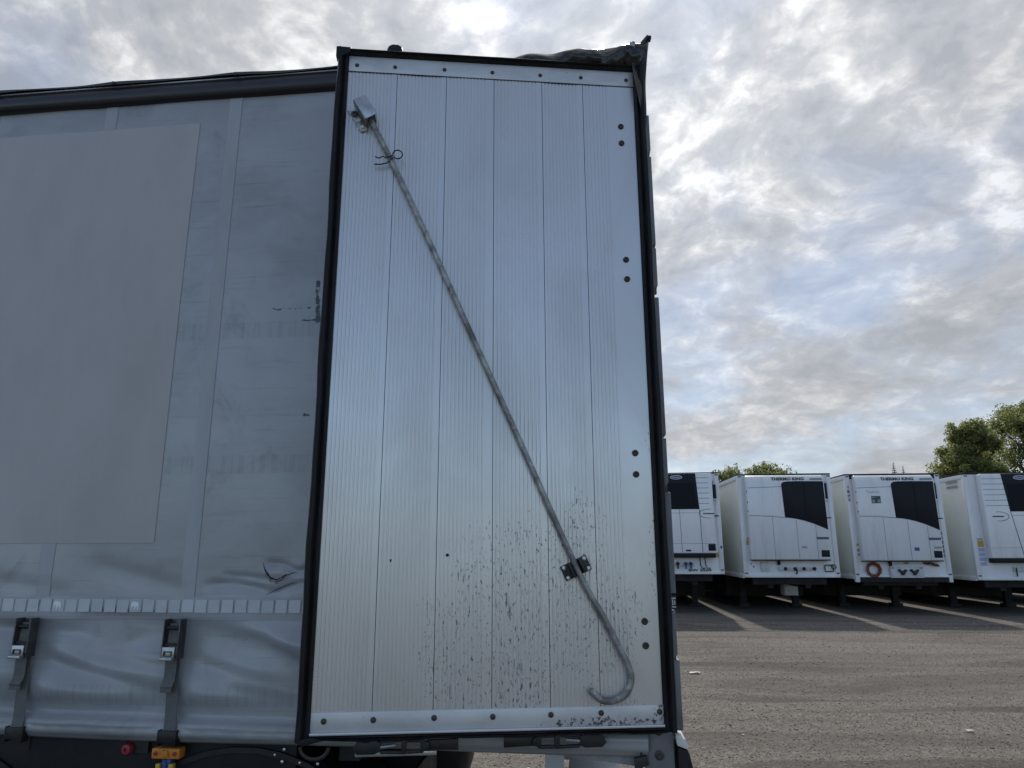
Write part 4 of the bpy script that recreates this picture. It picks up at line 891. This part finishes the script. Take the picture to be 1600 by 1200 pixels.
        unit = put('cooling_unit', MB().box(ul, ur, YU, 0.0, ub, ut), 'unit_white', t, bevel=0.03, seg=3)
        gp = [(0.88, 3.795), (1.90, 3.795), (1.96, 2.77), (0.985, 2.77)]
        gr = put('grille', MB().prism([(x, Z(z)) for x, z in gp], YU - 0.012, YU + 0.02), 'gloss_black', unit, bevel=0.004)
        put('grille_inset', MB().prism([(x, Z(z)) for x, z in [(0.985, 3.52), (1.84, 3.52), (1.88, 2.84), (1.05, 2.84)]], YU - 0.015, YU - 0.0125), 'grille_dark', gr)
        ov = [(1.36 + 0.17 * math.cos(a), Z(3.69) + 0.062 * math.sin(a)) for a in np.linspace(0, 2 * math.pi, 28, endpoint=False)]
        ov2 = [(1.36 + 0.145 * math.cos(a), Z(3.69) + 0.045 * math.sin(a)) for a in np.linspace(0, 2 * math.pi, 28, endpoint=False)]
        lo = put('logo', MB().prism(ov, YU - 0.016, YU - 0.0125), 'plate_white', gr); put('logo_field', MB().prism(ov2, YU - 0.019, YU - 0.0165), 'logo_blue', gr)
        lettering('Carrier', 1.255, YU - 0.0215, Z(3.69) - 0.022, 0.045, gr, 'plate_white', width=0.21)
        for k in range(6):
            z_ = 3.66 - 0.147 * k
            put('louvre_line', MB().box(ul + 0.03, 0.885 + 0.018 * k, YU - 0.002, YU + 0.01, Z(z_), Z(z_) + 0.012), 'seam_dark', unit)
            put('louvre_line', MB().box(1.91 + 0.01 * k, 2.25, YU - 0.002, YU + 0.01, Z(z_), Z(z_) + 0.012), 'seam_dark', unit)
        put('side_seam', MB().prism([(0.985, Z(2.765)), (1.0, Z(2.765)), (1.175, Z(1.56)), (1.155, Z(1.56))], YU - 0.003, YU + 0.01), 'seam_dark', unit)
        put('side_seam', MB().prism([(1.955, Z(2.765)), (1.97, Z(2.765)), (1.99, Z(1.56)), (1.975, Z(1.56))], YU - 0.003, YU + 0.01), 'seam_dark', unit)
        put('panel_seam', MB().prism([(1.40, Z(2.765)), (1.412, Z(2.765)), (1.43, Z(1.56)), (1.418, Z(1.56))], YU - 0.003, YU + 0.01), 'seam_dark', unit)
        put('panel_seam', MB().box(1.02, 1.95, YU - 0.002, YU + 0.01, Z(2.66), Z(2.668)), 'seam_dark', unit)
        put('panel_seam', MB().box(ul + 0.03, ur - 0.03, YU - 0.002, YU + 0.01, Z(1.80), Z(1.807)), 'seam_dark', unit)
        for xc, s_ in ((0.66, 1), (2.22, -1)):
            arc = [(xc + s_ * 0.27 * math.cos(a), Z(2.64) + 0.125 * math.sin(a)) for a in np.linspace(-1.75, 1.75, 22)]
            put('oval_trim', MB().tube([(x, YU - 0.002, z) for x, z in arc], 0.007, 5), 'seam_dark', unit, smooth=True)
            put('model_badge', MB().box(xc - 0.16, xc + 0.14, YU - 0.006, YU + 0.01, Z(2.625), Z(2.655)), 'lettering', unit)
        put('lower_grille', MB().box(ul + 0.03, ur - 0.03, YU - 0.004, -0.01, Z(1.41), ub - 0.003), 'gloss_black', unit, bevel=0.01)
        put('intake', MB().box(2.14, 2.34, YU - 0.012, YU + 0.01, Z(1.60), Z(1.79)), 'gloss_black', unit, bevel=0.015)
        put('exhaust_cover', MB().tube([(2.42, -0.07, Z(3.08)), (2.42, -0.07, Z(3.48))], 0.062, 12), 'gloss_black', t, smooth=True)
        put('exhaust_pipe', MB().tube([(2.42, -0.07, Z(3.46)), (2.415, -0.07, Z(3.60))], [0.035, 0.025], 10), 'steel', t, smooth=True)
        put('pipe_foot', MB().box(2.37, 2.45, -0.12, -0.03, Z(3.03), Z(3.08)), 'plate_white', t, bevel=0.01)
        put('door_handle', MB().box(2.40, 2.52, -0.05, -0.031, Z(2.57), Z(2.60)), 'gloss_black', t, bevel=0.006)
        put('grab_handle', MB().box(1.52, 1.66, YU - 0.02, YU + 0.005, Z(1.59), Z(1.63)), 'gloss_black', unit, bevel=0.006)
    for nm, fn_ in extras.items():
        if callable(fn_): fn_(t, Z, YU, W)
    return t

def couplings(t, Z, YU, W):
    p = put('coupling_plate', MB().box(0.95, 1.82, -0.07, -0.004, Z(1.14), Z(1.24)), 'plate_white', t, bevel=0.008)
    for xx, m_ in ((1.12, 'black_paint'), (1.38, 'black_paint'), (1.62, 'black_paint'), (1.90, 'black_paint')):
        put('coupling', MB().lathe((xx, -0.07, Z(1.19)), [(0.045, 0.01), (0.045, -0.03), (0.025, -0.06), (0.02, -0.09)], 'y', 12).box(xx - 0.02, xx + 0.02, -0.12, -0.07, Z(1.19) - 0.05, Z(1.19) + 0.03), m_, p, smooth=False)
    put('hanging_cable', MB().tube([(1.40, -0.12, Z(1.20)), (1.41, -0.13, Z(1.10)), (1.39, -0.11, Z(1.04))], 0.022, 8), 'black_rubber', t, smooth=True)
    lp = [(2.30 + 0.11 * max(-1, min(1, 1.35 * math.cos(a))), -0.05, Z(1.20) + 0.085 * max(-1, min(1, 1.35 * math.sin(a)))) for a in np.linspace(0, 6.283, 28)]
    put('cable_loop', MB().tube(lp, 0.014, 8), 'black_rubber', t, smooth=True)
    lp = [(2.43 + 0.06 * math.cos(a), -0.05, Z(1.24) + 0.06 * math.sin(a)) for a in np.linspace(0, 6.283, 20)]
    put('cable_loop', MB().tube(lp, 0.010, 8), 'black_rubber', t, smooth=True)
    put('document_box', MB().box(0.47, 0.69, -0.06, -0.004, Z(1.12), Z(1.36)), 'plate_white', t, bevel=0.01)
    put('sticker', MB().box(0.115, 0.225, -0.006, -0.0015, Z(1.84), Z(1.97)), 'sticker_yellow', t)
    put('sticker', MB().box(0.16, 0.225, -0.006, -0.0015, Z(1.995), Z(2.03)), 'lettering', t)
    put('badge', MB().box(1.56, 1.70, YU - 0.005, YU + 0.01, Z(1.745), Z(1.80)), 'letter_grey', t)
    put('data_plate', MB().box(0.20, 0.23, -0.006, -0.0015, Z(1.30), Z(1.34)).box(0.26, 0.30, -0.006, -0.0015, Z(1.22), Z(1.26)), 'logo_blue', t)
    put('side_box', MB().box(1.60, 2.0, 1.9, 2.35, 0.38, 0.92), 'plate_white', t, bevel=0.02)
def lower_text(t, Z, YU, W):
    lettering('BW 3509', 1.60, -0.038, Z(1.02), 0.075, t, width=0.62, bold=0.02)
    put('sticker', MB().box(2.28, 2.44, -0.006, -0.0015, Z(1.42), Z(1.55)), 'sticker_yellow', t)
    put('badge', MB().box(2.505, 2.555, -0.035, -0.0305, Z(1.66), Z(1.74)), 'logo_blue', t)
    p = put('coupling_plate', MB().box(0.9, 1.75, -0.06, -0.004, Z(1.18), Z(1.27)), 'plate_white', t, bevel=0.008)
    for xx, m_ in ((1.15, 'steel'), (1.30, 'black_paint'), (1.52, 'blue_part'), (1.66, 'blue_part')):
        put('coupling', MB().lathe((xx, -0.06, Z(1.24)), [(0.05, 0.01), (0.05, -0.03), (0.03, -0.06), (0.02, -0.08)], 'y', 12).box(xx - 0.022, xx + 0.022, -0.11, -0.06, Z(1.10), Z(1.26)), m_, p)
    for xx in (1.92, 2.06): put('air_line', MB().tube([(xx, -0.03, Z(1.42)), (xx + .01, -0.03, Z(1.2)), (xx + .06, -0.04, Z(1.11)), (xx + .14, -0.03, Z(1.12))], 0.012, 6), 'black_rubber', t, smooth=True)
def hose_and_plate(t, Z, YU, W):
    hp = []
    for i in range(110):
        a = i / 110 * 6.283 * 4; r = 0.165 + 0.022 * math.sin(a * 0.37); hp.append((0.50 + r * math.cos(a), -0.05 - 0.025 * (i % 3) - 0.01 * math.sin(a * .7), Z(1.19) + r * math.sin(a)))
    h_ = put('hose_coil', MB().tube(hp, 0.024, 8), 'orange_hose', t, smooth=True); h_['label'] = 'coiled orange hose hung on the front wall'
    p = put('coupling_plate', MB().box(0.93, 1.82, -0.10, -0.004, Z(0.97), Z(1.27)), 'plate_white', t, bevel=0.015)
    for xx in (1.24, 1.56):
        pts = [(-.13, .045), (-.09, .085), (-.045, .055), (0.0, .005), (.045, .055), (.09, .075), (.12, .05), (.06, -.03), (.02, -.085), (-.03, -.085), (-.06, -.02)]
        put('coupling', MB().prism([(xx + a, Z(1.13) + b_) for a, b_ in pts], -0.16, -0.10), 'black_paint', p, bevel=0.01)
    for xx in (1.0, 1.75): put('plate_lamp', MB().box(xx - 0.035, xx + 0.035, -0.12, -0.10, Z(1.22), Z(1.26)), 'letter_grey', p, bevel=0.006)
    put('shelf', MB().box(0.98, 1.78, -0.14, -0.004, Z(1.35), Z(1.42)), 'plate_white', t, bevel=0.01)
    put('red_tag', MB().box(1.28, 1.42, -0.15, -0.141, Z(1.355), Z(1.385)), 'brown_cable', t)
    put('cable', MB().tube([(1.85, -0.06, Z(1.37)), (1.95, -0.09, Z(1.35)), (2.02, -0.06, Z(1.37)), (2.10, -0.09, Z(1.33)), (2.2, -0.05, Z(1.31)), (2.26, -0.05, Z(1.29))], [0.02, 0.035, 0.03, 0.04, 0.035, 0.02], 8), 'brown_cable', t, smooth=True)
    for k, ch in enumerate('YBHS'): lettering(ch, 0.035, -0.034, Z(3.42 - 0.115 * k), 0.085, t, 'lettering', width=0.062, bold=0.03)
    for k, ch in enumerate('BV6119'): lettering(ch, 2.425 + .01, -0.034 if False else -0.006, Z(2.13 - 0.122 * k), 0.09, t, 'lettering', width=0.06, bold=0.03)
    put('sticker', MB().box(0.115, 0.20, -0.006, -0.0015, Z(1.83), Z(1.90)), 'sticker_yellow', t)
    put('sticker', MB().box(0.12, 0.19, -0.006, -0.0015, Z(1.68), Z(1.76)), 'letter_grey', t)
    put('sticker', MB().box(0.11, 0.21, -0.006, -0.0015, Z(1.57), Z(1.63)), 'letter_grey', t)
    put('logo', MB().box(0.58, 0.83, YU - 0.004, YU + 0.01, Z(3.00), Z(3.20)), 'logo_green', t)
    put('logo_mark', MB().box(0.595, 0.665, YU - 0.007, YU - 0.0045, Z(3.02), Z(3.10)).box(0.745, 0.815, YU - 0.007, YU - 0.0045, Z(3.02), Z(3.10)).box(0.60, 0.67, YU - 0.007, YU - 0.0045, Z(3.15), Z(3.17)), 'letter_grey', t)
    sq = [(0.46 + 0.36 * k / 24, YU - 0.001, Z(3.31) + 0.02 * math.sin(k * 1.1) + (0.03 if k < 2 else 0)) for k in range(25)]
    put('script_line', MB().tube(sq, 0.007, 5), 'letter_grey', t, smooth=True)
    put('badge', MB().box(1.57, 1.70, YU - 0.005, YU + 0.01, Z(1.70), Z(1.79)), 'logo_blue', t)
    put('badge', MB().box(2.10, 2.29, YU - 0.005, YU + 0.01, Z(1.76), Z(1.81)), 'letter_grey', t)
    put('black_corner', MB().box(0.12, W - 0.10, -0.012, 0.0, zt_r3 - 0.13, zt_r3 - 0.022), 'gloss_black', t)
    put('front_skirt', MB().box(0.12, W - 0.12, -0.045, -0.036, Z(0.86), Z(0.99)), 'dark_chassis', t)
def side_labels(t, Z, YU, W):
    put('sticker', MB().box(0.13, 0.29, -0.006, -0.0015, Z(1.83), Z(2.0)), 'sticker_yellow', t)
    for k in range(4): put('sticker', MB().box(0.13, 0.30, -0.006, -0.0015, Z(1.71 - 0.125 * k), Z(1.80 - 0.125 * k)), 'sticker_lilac', t)
    put('sticker', MB().box(0.14, 0.28, -0.006, -0.0015, Z(2.02), Z(2.06)), 'letter_grey', t)
    for k in range(2): put('side_mark', MB().box(-0.0125, -0.0085, 0.35, 0.95, Z(3.62 - 0.14 * k), Z(3.68 - 0.14 * k)), 'letter_grey', t)
    p = put('coupling_plate', MB().box(0.95, 1.80, -0.06, -0.004, Z(1.18), Z(1.30)), 'plate_white', t, bevel=0.008)
    put('coupling', MB().box(0.99, 1.02, -0.08, -0.06, Z(1.05), Z(1.28)), 'black_paint', p)
zt_r3 = 3.83
reefer((3.36, 20.42, 0), -0.11, 1.07, 3.89, 2.58, 'square', 'white refrigerated trailer half hidden behind the open door, dark upper grille with blue oval badge', {'a': lower_text})
reefer((6.46, 20.15, 0), -0.085, 0.98, 3.83, 2.60, 'rounded', 'white refrigerated trailer with rounded black grille and bare front, black cable loop low down', {'a': couplings})
reefer((9.58, 20.20, 0), -0.085, 0.94, zt_r3, 2.60, 'rounded', 'white refrigerated trailer with rounded black grille and coiled orange hose below it', {'a': hose_and_plate, 'skirt': 1})
reefer((12.80, 19.90, 0), -0.10, 0.90, 3.815, 2.60, 'square', 'white refrigerated trailer under the tall trees, louvred front cut by the picture edge', {'a': side_labels})

reefer((16.0, 19.7, 0), -0.10, 0.92, 3.82, 2.60, 'rounded', 'white refrigerated trailer added past the picture edge for its shadow, only its dark running gear in view', {})  # added beyond the frame to shade the ground under its neighbours

# ------------------------------------------------------------------ trees
def broadleaf(loc, h, cr_r, cr_h, label, nleaf=9000, seed=1, leaf=0.23, group='trees beyond the yard'):
    r_ = np.random.default_rng(seed); rd = random.Random(seed)
    t = empty('broadleaf_tree', loc); tag(t, label, 'tree', group)
    cz = h - cr_h / 2
    tk = MB(); tk.tube([(0, 0, 0), (0.1, 0.05, h * .3), (-0.05, 0.1, h * .6), (0.05, 0, h * .9)], [h * .024, h * .019, h * .012, h * .004], 9)
    tips = []
    for i in range(56):
        a = rd.uniform(0, 6.283); el = rd.uniform(-1.0, 1.3); rr_ = rd.uniform(.72, 1.0)
        end = Vector((math.cos(a) * math.cos(el) * cr_r * rr_, math.sin(a) * math.cos(el) * cr_r * rr_, cz + math.sin(el) * cr_h * 0.48 * rr_))
        z0 = min(max(h * .22, end.z - cr_r * rd.uniform(.5, 1.1)), h * .85)
        m_ = Vector((end.x * .45 + rd.uniform(-.3, .3), end.y * .45 + rd.uniform(-.3, .3), z0 + (end.z - z0) * .5))
        tk.tube([(0, 0, z0), m_, end], [h * .008, h * .005, h * .0015], 5)
        tips.append((end, 1.0)); tips.append((m_ * .35 + end * .65, .8))
        for k in range(2):
            e2 = end + Vector((rd.uniform(-1, 1), rd.uniform(-1, 1), rd.uniform(-.5, .9))) * cr_r * .3
            tk.tube([m_ * .4 + end * .6, e2], [h * .004, h * .001], 4); tips.append((e2, .7))
    put('trunk', tk, 'bark', t, smooth=True)
    cs = np.array([tuple(p) for p, w_ in tips]); ws = np.array([w_ for p, w_ in tips])
    k = r_.choice(len(cs), nleaf, p=ws / ws.sum()); rad_ = cr_r * (0.17 + 0.15 * r_.random(len(cs)))[k]
    dirs = r_.normal(size=(nleaf, 3)); dirs /= np.linalg.norm(dirs, axis=1)[:, None]
    c = cs[k] + dirs * (rad_ * r_.random(nleaf) ** .45)[:, None] * np.array([1, 1, .75])
    nrm = r_.normal(size=(nleaf, 3)) + np.array([0, 0, .7]) + dirs * .6; nrm /= np.linalg.norm(nrm, axis=1)[:, None]
    tg = np.cross(nrm, r_.normal(size=(nleaf, 3))); tg /= np.linalg.norm(tg, axis=1)[:, None]; bt = np.cross(nrm, tg)
    s_ = (leaf * (0.6 + 0.7 * r_.random(nleaf)))[:, None]
    q4 = np.stack([c - tg * s_ * .5, c + bt * s_ * .32 + nrm * s_ * .08, c + tg * s_ * .5, c - bt * s_ * .32 + nrm * s_ * .08], 1).reshape(-1, 3)
    me = bpy.data.meshes.new('crown'); me.from_pydata(q4.tolist(), [], np.arange(nleaf * 4).reshape(-1, 4).tolist()); me.update()
    link('crown', me, 'leaf', t); return t
broadleaf((39.7, 60, 0), 12.8, 2.5, 10.6, 'leafy green tree standing lower and clear beside a taller one', 26000, 3)
broadleaf((46.4, 62, 0), 14.8, 3.5, 12.4, 'tallest leafy green tree, cut by the edge of the picture', 30000, 5)
broadleaf((43.2, 66, 0), 11.2, 2.8, 9.0, 'leafy green tree filling the gap between the two taller trees', 16000, 8)
broadleaf((26.6, 85, 0), 11.3, 2.6, 6, 'small tree crown with ragged top showing over the trailer roof', 5000, 11, 0.28)
broadleaf((31.0, 85, 0), 11.9, 2.7, 6, 'round domed tree crown showing over the trailer roof', 6000, 14, 0.28)
def conifer(loc, h, r0, label, seed):
    rd = random.Random(seed); t = empty('conifer_tree', loc); tag(t, label, 'tree', 'trees beyond the yard')
    put('trunk', MB().tube([(0, 0, 0), (0, 0, h)], [h * .018, 0.02], 7), 'bark', t, smooth=True)
    mb = MB()
    z = h * .12
    while z < h * .99:
        rr_ = r0 * (1 - z / h) ** .9 + .05
        for k in range(11):
            a = rd.uniform(0, 6.283); L = rr_ * rd.uniform(.7, 1.1); dz = -L * .25; wd = L * .28 + .05
            e = Vector((math.cos(a) * L, math.sin(a) * L, z + dz)); sd_ = Vector((-math.sin(a), math.cos(a), 0)) * wd
            m_ = Vector((math.cos(a) * L * .5, math.sin(a) * L * .5, z + dz * .3 + .04))
            mb.add([(0, 0, z), m_ + sd_, e, m_ - sd_, (m_.x, m_.y, m_.z - wd * .6)], [(0, 1, 2), (0, 2, 3), (0, 4, 2)])
        z += h * .018
    link('crown', mb.mesh('crown', fix=False), 'leaf_dark', t); return t
conifer((46.5, 85, 0), 11.9, 2.4, 'larger dark conifer tip poking above the trailer with the orange hose', 21)
conifer((47.9, 85.5, 0), 11.5, 2.1, 'smaller dark conifer tip poking above the trailer with the orange hose', 22)
conifer((32.9, 85.5, 0), 11.4, 2.2, 'dark conifer tip just beside the round domed tree crown', 23)
# dense undergrowth behind the parked row
nb = 26000
hx_ = rng.uniform(-30, 70, nb); hy_ = 44 + rng.normal(0, 1.6, nb) + 0.03 * hx_; hz_ = (rng.random(nb) ** .7) * (1.7 + 0.5 * np.sin(hx_ * .7) + 0.3 * np.sin(hx_ * 2.1))
c = np.stack([hx_, hy_, hz_], 1); tg = rng.normal(size=(nb, 3)); tg /= np.linalg.norm(tg, axis=1)[:, None]; bt = np.cross(tg, rng.normal(size=(nb, 3))); bt /= np.linalg.norm(bt, axis=1)[:, None]
q4 = np.stack([c - tg * .26, c + bt * .17, c + tg * .26, c - bt * .17], 1).reshape(-1, 3)
me = bpy.data.meshes.new('undergrowth'); me.from_pydata(q4.tolist(), [], np.arange(nb * 4).reshape(-1, 4).tolist()); me.update()
tag(link('undergrowth', me, 'leaf_dark'), 'dark low undergrowth behind the parked row', 'undergrowth', kind='stuff')

# ------------------------------------------------------------------ scraps on the gravel
for i, (x, y, s_, lab) in enumerate([(2.66, 10.9, 0.075, 'pale crumpled paper scrap lying on the gravel beside the open door'), (4.55, 7.55, 0.035, 'tiny pale scrap lying alone on the open gravel')]):
    mb = MB(); n = 9
    vs = [(x + s_ * (a / (n - 1) - .5) * 2 + random.uniform(-.2, .2) * s_ * .3, y + s_ * (b_ / (n - 1) - .5) * 1.4, 0.012 + 0.30 * s_ * abs(mnoise.noise(Vector((a * .9, b_ * .9, i + 5))))+0.004) for a in range(n) for b_ in range(n)]
    fs = [(a * n + b_, (a + 1) * n + b_, (a + 1) * n + b_ + 1, a * n + b_ + 1) for a in range(n - 1) for b_ in range(n - 1)]
    o = put('paper_scrap', mb.add(vs, fs), 'white_chip'); sm = o.modifiers.new('t', 'SOLIDIFY'); sm.thickness = 0.002
    tag(o, lab, 'litter', 'paper scraps on the gravel')
